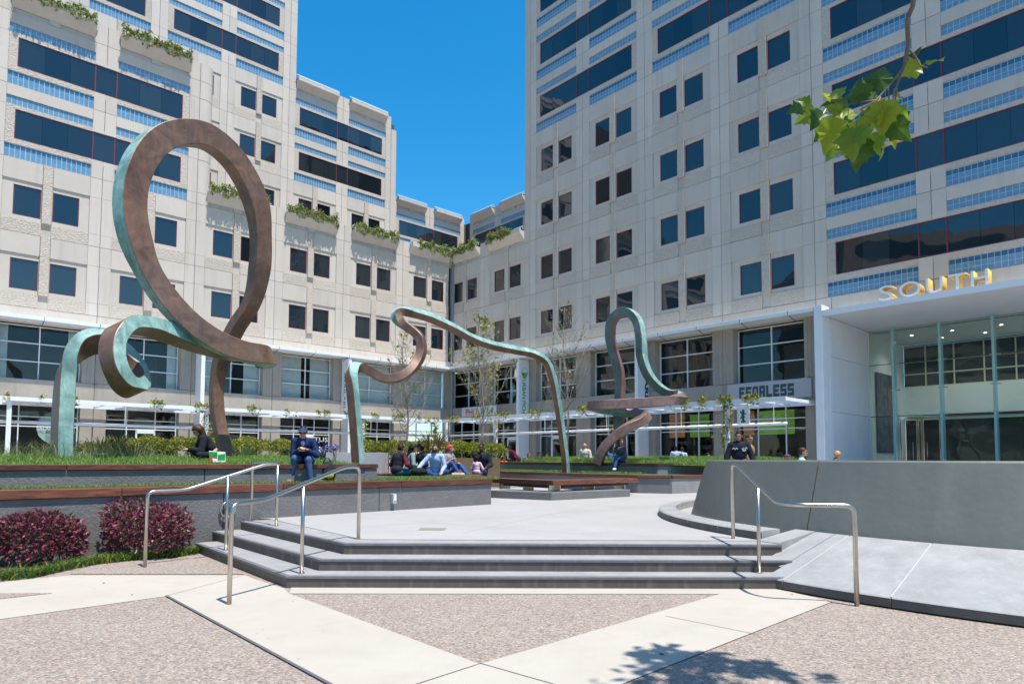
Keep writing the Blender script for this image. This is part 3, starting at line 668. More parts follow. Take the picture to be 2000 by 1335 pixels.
# banner on a fin: text runs down the face that looks towards the entrance (+u side)
def banner(bld, side_x, y0, y1, z0, z1, label, mt, txt, tmat, tz, th, sgn, bold=.01, tw=None):
    b = MB(); b.box(side_x, side_x+sgn*.02, y0, y1, z0, z1); bn = place('banner', b.mesh('banner', mt), None, wm(bld)); tag(bn, label, 'banner')
    o_ = wm(bld) @ Vector((side_x+sgn*.023, 0, tz)); nn = (wm(bld).to_3x3() @ Vector((sgn, 0, 0))); down = Vector((0, 0, -1)); yd = nn.cross(down)
    base = (wm(bld) @ Vector((side_x+sgn*.023, (y0+y1)/2, tz))) - yd*th*.36
    put_text('lettering', txt, base, down, yd, th, tmat, bn, .004, bold, width=tw)
    return bn, nn, down, yd
bn, nn, down, yd = banner(bB, U(8.86), .08, 1.0, 4.3, 8.3, 'white vertical banner reading URBAN PICNIC with a green basket mark', m_white, 'URBAN PICNIC', m_gtext, 6.95, .42, -1, .008, 2.75)
# basket mark: a green bowl of stripes with a handle and a red dot
b = MB(); cz = 7.35
for i in range(5):
    hw = .30-.035*i; zz = 7.42-i*.085; b.box(U(8.89), U(8.884), .5-hw, .5+hw, zz-.055, zz)
place('basket_mark', (lambda q: q.mesh('basket_mark', m_gtext))(b), bn)
b = MB(); b.tube([(U(8.887), .25, 7.44), (U(8.887), .3, 7.75), (U(8.887), .62, 7.78), (U(8.887), .75, 7.44)], .018, 6); place('basket_handle', b.mesh('basket_handle', m_gtext), bn)
b = MB(); b.box(U(8.9), U(8.892), .56, .72, 7.22, 7.38); place('red_mark', b.mesh('red_mark', m_red), bn)
banner(bB, U(18.81), .0, .45, 3.6, 7.2, 'narrow slate lettered vertical banner reading FEARLESS behind the looped sculpture', m_white, 'FEARLESS', m_slate, 6.9, .46, -1, .02, 3.1)
banner(bA, 9.61, .08, 1.0, 4.6, 8.3, 'pale vertical banner reading AVAILABLE on a white fin', m_white, 'AVAILABLE', mat('sign_ink', (.06, .07, .09), .5), 7.4, .40, 1, .0, 2.9)
# menus hung behind the glass
for (u0, u1, z0, z1, c, lb) in ((19.75, 20.75, 2.75, 4.1, '#c8782a', 'orange menu board behind the left shop glass'), (21.1, 22.3, 2.75, 4.0, '#7fae2a', 'green menu board behind the left shop glass'), (22.6, 23.3, 2.75, 4.1, '#c8782a', 'orange menu board beside the vine column'), (24.3, 24.9, 2.8, 4.05, '#c8782a', 'orange menu board left of the wide green one'), (25.1, 27.0, 2.8, 4.0, '#8fbf2e', 'wide green menu board nearest the open door')):
    b = MB(); b.box(U(u1), U(u0), -.72, -.68, z0, z1); mm = place('menu_board', b.mesh('menu_board', mat('menu_'+c, c, .5, emit=(c, .08))), None, wm(bB)); tag(mm, lb, 'sign', 'menu boards in the shop window')
    b = MB()
    for i in range(4): b.box(U(u1-.1), U(u0+.1+.1*(i % 2)), -.676, -.674, z1-.35-i*.22, z1-.28-i*.22)
    place('menu_line', b.mesh('menu_line', mat('menu_ink', (.5, .55, .3), .6)), mm)
# small hanging sign with a dark standing lion
hp = Vector(on_wall(26.35, 3.2, 0)); 
hs_ = empty('hanging_sign', (hp.x, hp.y, 3.1), atan2(dR[1], dR[0]), 'small square white sign with a dark lion hung under the pergola', 'sign')
b = MB(); b.box(-.3, .3, -.03, .03, .05, .85); place('panel', b.mesh('panel', m_white, bevel=.01), hs_)
b = MB(); lion = [(-.10, .12), (.12, .12), (.12, .2), (.06, .22), (.05, .32), (.12, .36), (.05, .42), (.09, .5), (.15, .5), (.15, .55), (.06, .56), (.08, .66), (.02, .74), (-.05, .72), (-.06, .62), (-.13, .66), (-.16, .6), (-.08, .52), (-.08, .4), (-.15, .36), (-.14, .3), (-.06, .3), (-.05, .22), (-.10, .2)]
n = len(lion); b.add([(x, -.034, z) for x, z in lion], [tuple(range(n))]); place('lion_mark', b.mesh('lion_mark', m_slate), hs_)
b = MB(); b.tube([(-.2, 0, .85), (-.2, 0, 1.05)], .012, 5); b.tube([(.2, 0, .85), (.2, 0, 1.05)], .012, 5); place('hanger', b.mesh('hanger', m_steel), hs_)
# lettering on the left shopfronts
def glass_text(u, z, txt, size, wd, lb, disc=False):
    o_ = wm(bA) @ Vector((u, -.40, z)); e = empty('window_lettering', tuple(o_[:]), 0, lb, 'lettering')
    if disc:
        b = MB(); b.tube([(0, 0, 0), (0, 0, .01)], .85, 32); m = axes(wm(bA) @ Vector((u-.85, -.46, z+.12)), Vector(dL), Vector((0, 0, 1)), Vector(dL).cross(Vector((0, 0, 1)))); place('frosted_disc', b.mesh('frosted_disc', mat('frosted', (.30, .48, .46), .6)), e, wm(e).inverted() @ m)
    put_text('lettering', txt, o_, -Vector(dL), (0, 0, 1), size, mat('glass_lettering', (.72, .76, .74), .6), e, .004, 0, width=wd)
glass_text(11.35, 2.62, 'TUS', .42, 1.0, 'white letters TUS across a shop window behind the seated reader')
glass_text(26.7, 2.9, 'SALAD', .22, .7, 'small SALAD lettering over a frosted disc on the far left shop window', True)

# lit downlights in the lobby ceiling
m_lamp = mat('downlight_glow', (1, .97, .9), .5, emit=((1, .96, .88), 5))
for i, (u, y) in enumerate(((30.6, -6.6), (32.4, -6.6), (34.4, -6.6), (36.6, -6.6), (31.5, -8.4), (33.4, -8.4), (35.5, -8.4))):
    b = MB(); b.tube([(U(u), y, 7.985), (U(u), y, 7.998)], .07, 14); place('downlight', b.mesh('downlight', m_lamp), bB)
    ld = bpy.data.lights.new('downlight_lamp', 'SPOT'); ld.energy = 55; ld.spot_size = radians(130); ld.spot_blend = .6; ld.shadow_soft_size = .07; ld.color = (1, .96, .88)
    lo = bpy.data.objects.new('downlight_lamp', ld); COL.objects.link(lo); lo.location = wm(bB) @ Vector((U(u), y, 7.96))
# ================================================================== SEAT WALLS, TERRACES, BENCHES
def wood(name, ang):
    m = mat(name, (.10, .035, .018), .5, spec=.45); n = m.node_tree.nodes; l = m.node_tree.links; b = n['Principled BSDF']
    g_ = n.new('ShaderNodeNewGeometry'); mp_ = n.new('ShaderNodeMapping'); mp_.vector_type = 'TEXTURE'; mp_.inputs['Rotation'].default_value = (0, 0, ang); mp_.inputs['Scale'].default_value = (1., .09, .07)
    l.new(g_.outputs['Position'], mp_.inputs[0]); t = n.new('ShaderNodeTexNoise'); t.inputs['Scale'].default_value = 2.2; t.inputs['Detail'].default_value = 6; t.inputs['Distortion'].default_value = 1.6; l.new(mp_.outputs[0], t.inputs['Vector'])
    cr = n.new('ShaderNodeValToRGB'); e = cr.color_ramp.elements; e[0].position = .3; e[0].color = (.045, .017, .011, 1); e[1].position = .7; e[1].color = (.20, .072, .036, 1); x = e.new(.5); x.color = (.115, .038, .02, 1)
    l.new(t.outputs[0], cr.inputs[0]); oi = n.new('ShaderNodeObjectInfo'); hv = n.new('ShaderNodeHueSaturation'); mr = n.new('ShaderNodeMapRange'); mr.inputs[3].default_value = .7; mr.inputs[4].default_value = 1.35
    l.new(oi.outputs['Random'], mr.inputs[0]); l.new(mr.outputs[0], hv.inputs['Value']); l.new(cr.outputs[0], hv.inputs['Color']); l.new(hv.outputs[0], b.inputs['Base Color'])
    return m
T1 = np.array([.714, .70]); N1 = np.array([.70, -.714])   # along and towards the viewer
w_left = wood('redwood', atan2(T1[1], T1[0])); w_rt = wood('redwood_cross', atan2(-.735, .678))
m_wall = mat('seat_wall_concrete', (.135, .131, .13), .75, c2=(.165, .16, .158), scale=1.5, wear=(6, .35, (.21, .205, .20)), bump=.5, bscale=26)
m_wall2 = mat('seat_wall_pale', (.20, .20, .20), .8, c2=(.25, .25, .25), scale=2., bump=.3, bscale=30)
def seat_wall(name, label, a, b_, z0, z1, thick, capz, capw, over, mt, wd, seglen=2.6, boards=2, back=1, capl=None):
    """wall from a to b (2D, face line, viewer on the right hand side), planked cap on top"""
    a = np.array(a, float); b_ = np.array(b_, float); L = np.linalg.norm(b_-a); t = (b_-a)/L; nn = np.array([t[1], -t[0]])
    e = empty(name, (*((a+b_)/2), z0), 0, label, 'seat wall')
    k = max(1, round(L/3.2))
    for i in range(k):
        p, q = a+t*(L*i/k+.006), a+t*(L*(i+1)/k-.006); m = MB(); m.prism([tuple(x) for x in (p, q, q-nn*thick, p-nn*thick)], z0, z1); m.build('wall_segment', mt, e, bevel=.012)
    k = max(1, round(L/seglen)); bw = capw/boards
    for j in range(boards):
        off = over-j*bw; sh = (.5 if j % 2 else 0)*L/k; cuts = [0]+[x for x in (np.arange(1, k)*L/k+sh-(L/k if j % 2 else 0)) if .3 < x < L-.3]+[L]
        for s0, s1 in zip(cuts[:-1], cuts[1:]):
            p, q = a+t*(s0+.004)+nn*off, a+t*(s1-.004)+nn*off; m = MB(); m.prism([tuple(x) for x in (p, q, q-nn*(bw-.008), p-nn*(bw-.008))], z1+.004, capz); m.build('plank', wd, e, bevel=.006)
    return e, a, b_, t, nn
E1 = np.array([-.48, 15.55]); A0 = E1-T1*15.5
seat_wall('seat_wall', 'long low charcoal concrete wall with a red plank seat beside the steps', A0, E1, -.02, .90, .40, 1.03, .50, .04, m_wall, w_left)
U0 = np.array([-2.93, 14.23]); TU = np.array([.763, .646]); UA = U0-TU*14
seat_wall('seat_wall', 'upper dark wall with red plank seat holding the tall grass bed', UA, U0, .95, 1.285, .35, 1.375, .50, .04, m_wall, w_left)
NB = np.array([-TU[1], TU[0]])  # away from the viewer
seat_wall('seat_wall', 'short end return of the upper grass bed beside the middle sculpture', U0-NB*.02+TU*.0, U0+NB*3.2, .95, 1.285, .3, 1.37, .34, .03, m_wall, w_left)
m_lawn = mat('lawn_soil', (.05, .085, .02), .9, c2=(.08, .12, .03), scale=5.)
gp = lambda x, y, z=1.0: G(x, y, z)[:2]
flat('terrace', [A0-N1*.42, E1-N1*.42, gp(960, 931), gp(845, 927), gp(735, 922), U0+NB*4, U0, UA, UA+NB*6], .985, m_lawn)
# mound of the upper bed
def mound(name, P0, tdir, ndir, L, D, zfun, mt, nu=30, nv=12):
    V = []; F = []
    for i in range(nu+1):
        for j in range(nv+1):
            p = P0+tdir*L*i/nu+ndir*D*j/nv; V.append((p[0], p[1], zfun(i/nu, D*j/nv, p)))
    F = [(i*(nv+1)+j, (i+1)*(nv+1)+j, (i+1)*(nv+1)+j+1, i*(nv+1)+j+1) for i in range(nu) for j in range(nv)]
    m = MB(); m.add(V, F); return m.build(name, mt, kind='structure', smooth=True)
def zl(u, d, p): return 1.30+.17*min(1, max(0, (d-.2)/3.0))**.8+.02*sin(p[0]*1.7+p[1]*1.1)
mound('planting_bed', UA+NB*.3, TU, NB, 14-.02, 8.5, zl, m_lawn)
# right hand terraces
Rw0, Rw1, Rw2 = np.array([-.6, 30.]), np.array([5.15, 23.3]), np.array([7.4, 23.35])
seat_wall('seat_wall', 'upper dark wall with plank seat under the mounded lawn on the right', Rw0, Rw1, .95, 1.27, .35, 1.365, .45, .04, m_wall, w_rt)
seat_wall('seat_wall', 'pale short wall with plank seat right of the crossed legged woman', Rw1+[.02, .0], Rw2+[1.5, 0], .95, 1.27, .35, 1.365, .45, .04, m_wall2, w_left)
Q0, QA, QB, QC = np.array([-1.2, 27.5]), np.array([4.0, 21.05]), np.array([5.04, 20.75]), np.array([6.6, 21.8])
seat_wall('seat_wall', 'lower dark wall with plank seat behind the long bench', Q0, QA, PZ, .91, .35, 1.0, .50, .04, m_wall, w_rt)
seat_wall('seat_wall', 'dark corner wall with plank seat right of the long bench', QA+[.01, 0], QB, PZ, .91, .35, 1.0, .45, .04, m_wall, w_left, boards=2)
seat_wall('seat_wall', 'pale grey wall with plank seat next to the round green wall', QB+[.01, 0], QC+(QC-QB)*1.2, PZ, .91, .35, 1.0, .45, .04, m_wall2, w_left)
flat('terrace', [Q0, QA, QB, QC+(QC-QB)*1.2, Rw2+[1.5, 0], Rw1, Rw0], .985, m_lawn)
TR = (Rw1-Rw0)/np.linalg.norm(Rw1-Rw0); NR2 = np.array([-TR[1], TR[0]])
def zr(u, d, p): return 1.29+.20*min(1, max(0, (d-.2)/2.2))**.8+.025*sin(p[0]*1.9+p[1])
mound('planting_bed', Rw0+NR2*.3-TR*.5, TR, NR2, np.linalg.norm(Rw1-Rw0)+3.9, 5.2, zr, m_lawn)
# zig-zag plank bench on blade legs over a dark plinth
zb = .93; K0, K1, K2 = gp(955, 933.2, zb), gp(1080, 938, zb), gp(1246, 933.2, zb)
bench = empty('bench', (*K1, PZ), 0, 'V shaped red plank bench on steel blade legs in the plaza centre', 'bench')
for (p, q, wd_) in ((K0, K1, w_rt), (K1, K2, w_left)):
    L = np.linalg.norm(q-p); t = (q-p)/L; nn = np.array([t[1], -t[0]])
    for j in range(4):
        e0 = .0 if wd_ is w_left else 0; m = MB(); o0 = -nn*(j*.17+.004); o1 = -nn*((j+1)*.17-.006)
        # mitred at the corner
        tq = (K2-K1)/np.linalg.norm(K2-K1); tp = (K1-K0)/np.linalg.norm(K1-K0); bis = (tq-tp); bis /= np.linalg.norm(bis); s_ = 1/abs(bis @ np.array([nn[0], nn[1]]))
        c0, c1 = bis*(j*.17+.004)*s_, bis*((j+1)*.17-.006)*s_
        poly = (p+o0, q+c0, q+c1, p+o1) if wd_ is w_rt else (p+c0, q+o0, q+o1, p+c1)
        if wd_ is w_left: poly = (p+c0+t*.006, q+o0, q+o1, p+c1+t*.006)
        m.prism([tuple(x) for x in poly], zb-.13, zb); m.build('plank', wd_, bench, bevel=.005)
    for f_ in (.12, .5, .88):
        c = p+t*L*f_-nn*.35; m = MB(); m.prism([tuple(c+t*.02-nn*.2), tuple(c+t*.02+nn*.2), tuple(c-t*.02+nn*.2), tuple(c-t*.02-nn*.2)], PZ+.2, zb-.131); m.build('leg', m_steel, bench)
    m = MB(); c0 = p-nn*.12+t*.5; c1 = q-nn*.12-t*.3; m.prism([tuple(x) for x in (c0, c1, c1-nn*.5, c0-nn*.5)], zb-.2, zb-.131); m.build('rail', m_black, bench)
H0, H1, H2 = gp(950, 971.5, PZ), gp(1077, 977, PZ), gp(1231, 969.5, PZ)
m = MB(); m.prism([tuple(x) for x in (H0, H1, H2, H2+[-.6, .75], H1+[-.02, 1.], H0+[.6, .75])], PZ, PZ+.21); m.build('plinth', m_wall, bench, bevel=.015)
# plank deck on which the group sits
deck = empty('wood_deck', (*gp(845, 928), .9), 0, 'low dark plank deck where the group sits beside the lawn', 'deck')
D0, D1 = gp(728, 924.5), gp(972, 929); tD = (D1-D0)/np.linalg.norm(D1-D0); nD = np.array([tD[1], -tD[0]])
for j in range(9):
    m = MB(); o = nD*(1.1-j*.36); a = D0+o; b_ = D1+o+tD*(-.9*j*.28); m.prism([tuple(x) for x in (a, b_, b_-nD*.35, a-nD*.35)], .93, 1.03); m.build('plank', w_left, deck, bevel=.006)
m = MB(); m.prism([tuple(x) for x in (D0+nD*.6, D1+nD*.6-tD*.8, D1-nD*1.8-tD*2.6, D0-nD*1.8)], PZ, .925); m.build('base', m_wall, deck)
# ring fitting and wall light on the front wall
def on_front(px, py):
    d = ray(px, py); n3 = np.array([N1[0], N1[1], 0]); t_ = ((np.array([*A0, 0])-EY) @ n3)/(d @ n3); return EY+d*t_
c = on_front(443, 994)
m = MB(); n3 = np.array([*N1, 0]); t3 = np.array([*T1, 0]); ring = [c+n3*.05+(t3*cos(w)+np.array([0, 0, 1])*sin(w))*.125 for w in np.linspace(0, 2*pi, 33)]
m.tube(ring, .018, 8, cap=False); m.build('metal_ring', m_steel, smooth=True, label='steel ring fixed to the charcoal wall behind the handrail', cat='ring')
c = on_front(766, 973); wl_ = empty('wall_light', tuple(c), atan2(T1[1], T1[0]), 'small grey step light on the low front wall', 'light')
m = MB(); m.box(-.045, .045, -.10, 0, -.10, .10); place('housing', m.mesh('housing', mat('light_grey_metal', (.42, .43, .45), .4), bevel=.012), wl_)
m = MB(); m.box(-.03, .03, -.108, -.101, -.04, .08); place('lens', m.mesh('lens', mat('light_lens', (.7, .72, .74), .3)), wl_)
# ================================================================== HANDRAILS
def bent(pts, r=.10, n=6):
    pts = [np.array(p, float) for p in pts]; out = [pts[0]]
    for i in range(1, len(pts)-1):
        a, b_, c = pts[i-1], pts[i], pts[i+1]; d0 = (a-b_)/np.linalg.norm(a-b_); d1 = (c-b_)/np.linalg.norm(c-b_); rr = min(r, np.linalg.norm(a-b_)*.45, np.linalg.norm(c-b_)*.45)
        p, q = b_+d0*rr, b_+d1*rr
        for k in range(n+1):
            s_ = k/n; out.append(p*(1-s_)**2+2*b_*s_*(1-s_)+q*s_**2)
    return out+[pts[-1]]
def handrail(label, path, posts, base):
    e = empty('handrail', base, 0, label, 'handrail'); m = MB(); m.tube(bent(path), .0245, 12); m.build('rail', m_steel, e, smooth=True)
    for (p, zt) in posts:
        m = MB(); m.tube([p, (p[0], p[1], zt)], .0225, 12); m.build('post', m_steel, e, smooth=True)
        m = MB(); m.tube([p, (p[0], p[1], p[2]+.012)], .038, 14); m.build('flange', m_steel, e, smooth=False)
def rz(h): return h
A = G(447.5, 1180, 0); Bp = G(589, 1119.5, .14); Cp = G(700, 1052, PZ)
dAC = (Cp-A)[:2]; at = lambda t, z: np.array([A[0]+dAC[0]*t, A[1]+dAC[1]*t, z])
handrail('nearest steel handrail left of the steps with a tall front post', [A, at(0, 1.02), at(.206, 1.035), at(.856, 1.385), at(1, 1.385), Cp], [(Bp, 1.035+.35*((.49-.206)/.65)-.02)], tuple(A))
A = G(283, 1108, 0); Bp = G(441, 1073.6, .14); Cp = G(539.5, 1026.5, PZ); Dp = G(490, 1017.5, PZ)
dAC = (Cp-A)[:2]; at2 = lambda t, z: np.array([A[0]+dAC[0]*t, A[1]+dAC[1]*t, z])
handrail('farther steel handrail against the charcoal wall with a returned end', [A, at2(0, 1.03), at2(.26, 1.035), at2(.9, 1.40), at2(1.03, 1.40), (Dp[0], Dp[1], 1.40), Dp], [(Bp, 1.22), (Cp, 1.38)], tuple(A))
A = G(1432, 1051.5, PZ); Bp = G(1483, 1118, .14); Cp = G(1673.7, 1183, 0)
X0 = np.array([2.9, 7.18, 1.03])
handrail('steel handrail at the right end of the steps by the sloped apron', [A, (A[0], A[1], 1.43), (A[0]-.005, A[1]-.2, 1.43), X0, X0+[.12, -.25, 0], (Cp[0], Cp[1], 1.03), Cp], [(Bp, 1.16)], tuple(A))
# ================================================================== ROUND GREEN WALL, CURB AND APRON
FC = np.array([9.2, 11.6])
m_green = mat('green_plate', (.155, .16, .138), .42, metal=.0, c2=(.18, .185, .16), scale=.9, streak=(2.5, .55, (.24, .235, .205)), bump=.2, bscale=9, spots=(3.5, .07, (.24, .24, .22)), spec=.6)
m_apron = mat('apron_concrete', (.25, .25, .25), .6, c2=(.32, .32, .318), scale=2.4, wear=(7, .5, (.41, .41, .405)), bump=.2, bscale=22)
m_lip = mat('apron_lip', (.075, .072, .070), .6, c2=(.11, .105, .10), scale=6.)
def arcseg(name, parent, a0, a1, prof, mt, n=10, bevel=0., mlist=None):
    """profile (r,z) closed polygon swept round the fountain centre"""
    m = MB(); k = len(prof); vs = []
    for i in range(n+1):
        a = radians(a0+(a1-a0)*i/n)
        for r_, z in prof: vs.append((FC[0]+r_*cos(a), FC[1]+r_*sin(a), z))
    fs = [(i*k+j, i*k+(j+1) % k, (i+1)*k+(j+1) % k, (i+1)*k+j) for i in range(n) for j in range(k)]
    mi = ([0]*k*n if mlist is None else [mlist[j] for i in range(n) for j in range(k)])
    fs += [tuple(range(k-1, -1, -1)), tuple(n*k+j for j in range(k))]; m.add(vs, fs, mi+[0, 0])
    o = m.build(name, mt, parent, bevel=bevel)
    bm = bmesh.new(); bm.from_mesh(o.data); bmesh.ops.recalc_face_normals(bm, faces=bm.faces); bm.to_mesh(o.data); bm.free(); return o
fw = empty('fountain_wall', (*FC, PZ), 0, 'big round dark green plate wall leaning inward on the right', 'wall')
for a0, a1 in ((126.7, 166.6), (166.8, 206.6), (206.8, 246.6), (246.8, 292)):
    arcseg('wall_panel', fw, a0, a1, [(5.86, .30), (5.52, 1.475), (5.50, 1.50), (5.28, 1.50), (5.28, .30)], m_green, 18)
curb = empty('round_curb', (*FC, 0), 0, 'grey concrete curb ring widening into a sloped apron round the green wall', 'curb')
cuts = [120, 132, 144, 154, 163, 172, 181, 189, 197, 205.2]
for a0, a1 in zip(cuts[:-1], cuts[1:]):
    arcseg('curb_segment', curb, a0+.06, a1-.06, [(6.45, PZ), (6.45, .53), (6.42, .548), (6.12, .562), (6.10, PZ-.1)], [m_apron, m_lip], 5, 0, [1, 0, 0, 0, 0])
arcseg('trough', curb, 120, 205, [(6.1, .36), (5.7, .36), (5.7, .3), (6.1, .3)], m_apron, 14)
def cone(r_): return .545-(r_-5.84)*.30
sl = .10
def slab(a0, a1, r0, r1, n=8):
    arcseg('apron_slab', curb, a0, a1, [(r1, cone(r1)-sl), (r1, cone(r1)-.012), (r1-.012, cone(r1)), (r0, cone(r0)), (r0, cone(r0)-.3)], [m_apron, m_lip], n, 0, [1, 0, 0, 0, 0])
arcseg('apron_slab', curb, 205.3, 208.4, [(6.54, .25), (6.54, .425), (6.52, .44), (5.84, .55), (5.84, .2)], [m_apron, m_lip], 8, 0, [1, 0, 0, 0, 0]); slab(208.45, 211.2, 5.84, 6.93)
ap = [211.25, 213.2, 222.4, 231.6, 241, 253.4, 265.8, 280]
for a0, a1 in zip(ap[:-1], ap[1:]): slab(a0+.05, a1-.05, 5.84, 7.26)
m_strip = mat('joint_metal', (.46, .45, .43), .45)
for a in [199, 213.2, 222.4, 231.6, 241, 253.4]:
    ra = radians(a); r1 = 6.44 if a < 206 else 7.25; m = MB(); d = np.array([cos(ra), sin(ra)]); q = np.array([-d[1], d[0]])*.006
    z0, z1 = (.567, .552) if a < 206 else (cone(5.86)+.004, cone(r1)+.004); i0 = 6.12 if a < 206 else 5.88
    vs = [(*(FC+d*i0+q), z0), (*(FC+d*i0-q), z0), (*(FC+d*r1-q), z1), (*(FC+d*r1+q), z1)]; vs += [(x, y, z-.02) for x, y, z in vs]
    m.add(vs, [(0, 1, 2, 3), (7, 6, 5, 4), (0, 4, 5, 1), (1, 5, 6, 2), (2, 6, 7, 3), (3, 7, 4, 0)]); m.build('joint_strip', m_strip, curb)
# ================================================================== PERGOLAS
def pergola(bld, x0, x1, label, posts, tube, roof=False):
    e = empty('pergola', tuple((wm(bld) @ Vector(((x0+x1)/2, 3.4, PZ)))[:]), 0, label, 'pergola'); wmat = wm(bld); inv = wm(e).inverted() @ wmat
    def pb(name, mt=m_white, bevel=.006, *bx):
        for q in bx:
            m = MB(); m.box(*q); place(name, m.mesh(name, mt, bevel=bevel), e, inv.copy())
    xs = np.arange(x0, x1+.01, (x1-x0)/max(1, round((x1-x0)/7.2)))
    for a, c in zip(xs[:-1], xs[1:]):
        pb('beam', m_white, .006, (a+.005, c-.005, 3.42, 3.5, 4.08, 4.28)); pb('beam', m_white, .006, (a+.005, c-.005, .25, .33, 4.08, 4.28)); pb('fascia', m_white, 0, (a+.005, c-.005, 1.9, 1.94, 4.1, 4.24))
    for xx in np.arange(x0+.02, x1, 1.22): pb('slat', m_white, 0, (xx, xx+.06, .335, 3.415, 4.11, 4.26))
    if roof:
        for b_ in range(-1, 6):
            for q in range(3):
                a = OL+b_*W+.95+q*1.0
                if a > x0+.1: pb('roof_panel', m_white, 0, (a, a+.99, .34, 3.41, 4.27, 4.285))
    for xx in posts: pb('post', m_white, .008, (xx-.09, xx+.09, 3.2, 3.38, PZ, 4.078))
    m = MB(); m.tube([(tube[0], 3.0, 3.12), (tube[1], 3.0, 3.12)], .075, 10); o = place('light_tube', m.mesh('light_tube', m_whitep, True), e, inv.copy())
    for xx in np.arange(tube[0]+.6, tube[1], 4.8):
        m = MB(); m.tube([(xx, 3.0, 3.19), (xx, 3.0, 4.1)], .018, 6); place('hanger_rod', m.mesh('hanger_rod', m_white), e, inv.copy())
    return e
pergola(bA, 3.52, 34, 'long white pergola with a light tube along the left shopfronts', [28.2, 19.5, 9.75], (3.6, 33), True)
pergola(bB, -28.5, -3.52, 'white slatted pergola along the right shopfronts ending at the portal', [-25.6, -19.1, -9.1, -3.7], (-28.3, -3.6))
# ================================================================== BRONZE RIBBON SCULPTURES
def patina(name, base, c2, c3, rough, metal):
    m = mat(name, base, rough, metal, c2=c2, scale=1.1, detail=7); n = m.node_tree.nodes; l = m.node_tree.links; b = n['Principled BSDF']
    old = b.inputs['Base Color'].links[0].from_socket; g_ = n.new('ShaderNodeNewGeometry')
    mp_ = n.new('ShaderNodeMapping'); mp_.inputs['Scale'].default_value = (5, 5, .7); l.new(g_.outputs['Position'], mp_.inputs[0])
    t = n.new('ShaderNodeTexNoise'); t.inputs['Scale'].default_value = 1.2; t.inputs['Detail'].default_value = 8; t.inputs['Roughness'].default_value = .7; l.new(mp_.outputs[0], t.inputs['Vector'])
    mr = n.new('ShaderNodeMapRange'); mr.inputs[1].default_value = .5; mr.inputs[2].default_value = .72; mr.inputs[4].default_value = .9; l.new(t.outputs[0], mr.inputs[0])
    mx = n.new('ShaderNodeMix'); mx.data_type = 'RGBA'; l.new(mr.outputs[0], mx.inputs[0]); l.new(old, mx.inputs[6]); mx.inputs[7].default_value = lin(c3); l.new(mx.outputs[2], b.inputs['Base Color'])
    t4 = n.new('ShaderNodeTexNoise'); t4.inputs['Scale'].default_value = 2.6; t4.inputs['Detail'].default_value = 9; t4.inputs['Roughness'].default_value = .75; t4.inputs['Distortion'].default_value = .8; l.new(g_.outputs['Position'], t4.inputs['Vector'])
    m4 = n.new('ShaderNodeMapRange'); m4.inputs[1].default_value = .3; m4.inputs[2].default_value = .7; m4.inputs[3].default_value = .55; m4.inputs[4].default_value = 1.4; l.new(t4.outputs[0], m4.inputs[0])
    hv = n.new('ShaderNodeHueSaturation'); l.new(m4.outputs[0], hv.inputs['Value']); l.new(mx.outputs[2], hv.inputs['Color']); l.new(hv.outputs[0], b.inputs['Base Color'])
    m5 = n.new('ShaderNodeMapRange'); m5.inputs[3].default_value = rough-.12; m5.inputs[4].default_value = rough+.2; l.new(t4.outputs[0], m5.inputs[0]); l.new(m5.outputs[0], b.inputs['Roughness'])
    bp = n.new('ShaderNodeBump'); bp.inputs['Strength'].default_value = .5; bp.inputs['Distance'].default_value = .02; l.new(t.outputs[0], bp.inputs['Height']); l.new(bp.outputs[0], b.inputs['Normal'])
    return m
m_bronze = patina('bronze_brown', (.14, .083, .06), (.225, .125, .08), (.095, .078, .072), .38, .25)
m_verd = patina('verdigris_patina', (.15, .30, .275), (.29, .46, .42), (.07, .15, .14), .55, .05)
m_bronze2 = patina('bronze_umber', (.15, .095, .085), (.25, .15, .13), (.13, .10, .105), .42, .2)
m_verdk = patina('verdigris_dark', (.07, .12, .11), (.12, .19, .17), (.07, .075, .065), .55, .1)
def spline(P, n):
    P = np.array(P, float); k = len(P); out = []; 
    seg = np.linalg.norm(np.diff(P[:, :3], axis=0), axis=1)**.5; t = np.concatenate([[0], np.cumsum(seg)])
    tt = np.linspace(0, t[-1], n)
    # natural-ish Catmull-Rom (centripetal parameterisation, via Hermite)
    d = np.zeros_like(P)
    for i in range(k):
        if i == 0: d[i] = (P[1]-P[0])/(t[1]-t[0])
        elif i == k-1: d[i] = (P[-1]-P[-2])/(t[-1]-t[-2])
        else:
            a = (P[i]-P[i-1])/(t[i]-t[i-1]); b_ = (P[i+1]-P[i])/(t[i+1]-t[i]); h0, h1 = t[i]-t[i-1], t[i+1]-t[i]; d[i] = (a*h1+b_*h0)/(h0+h1)
    for x in tt:
        i = min(k-2, max(0, np.searchsorted(t, x, 'right')-1)); h = t[i+1]-t[i]; s = (x-t[i])/h
        out.append((2*s**3-3*s**2+1)*P[i]+(s**3-2*s**2+s)*h*d[i]+(-2*s**3+3*s**2)*P[i+1]+(s**3-s**2)*h*d[i+1])
    return np.array(out)
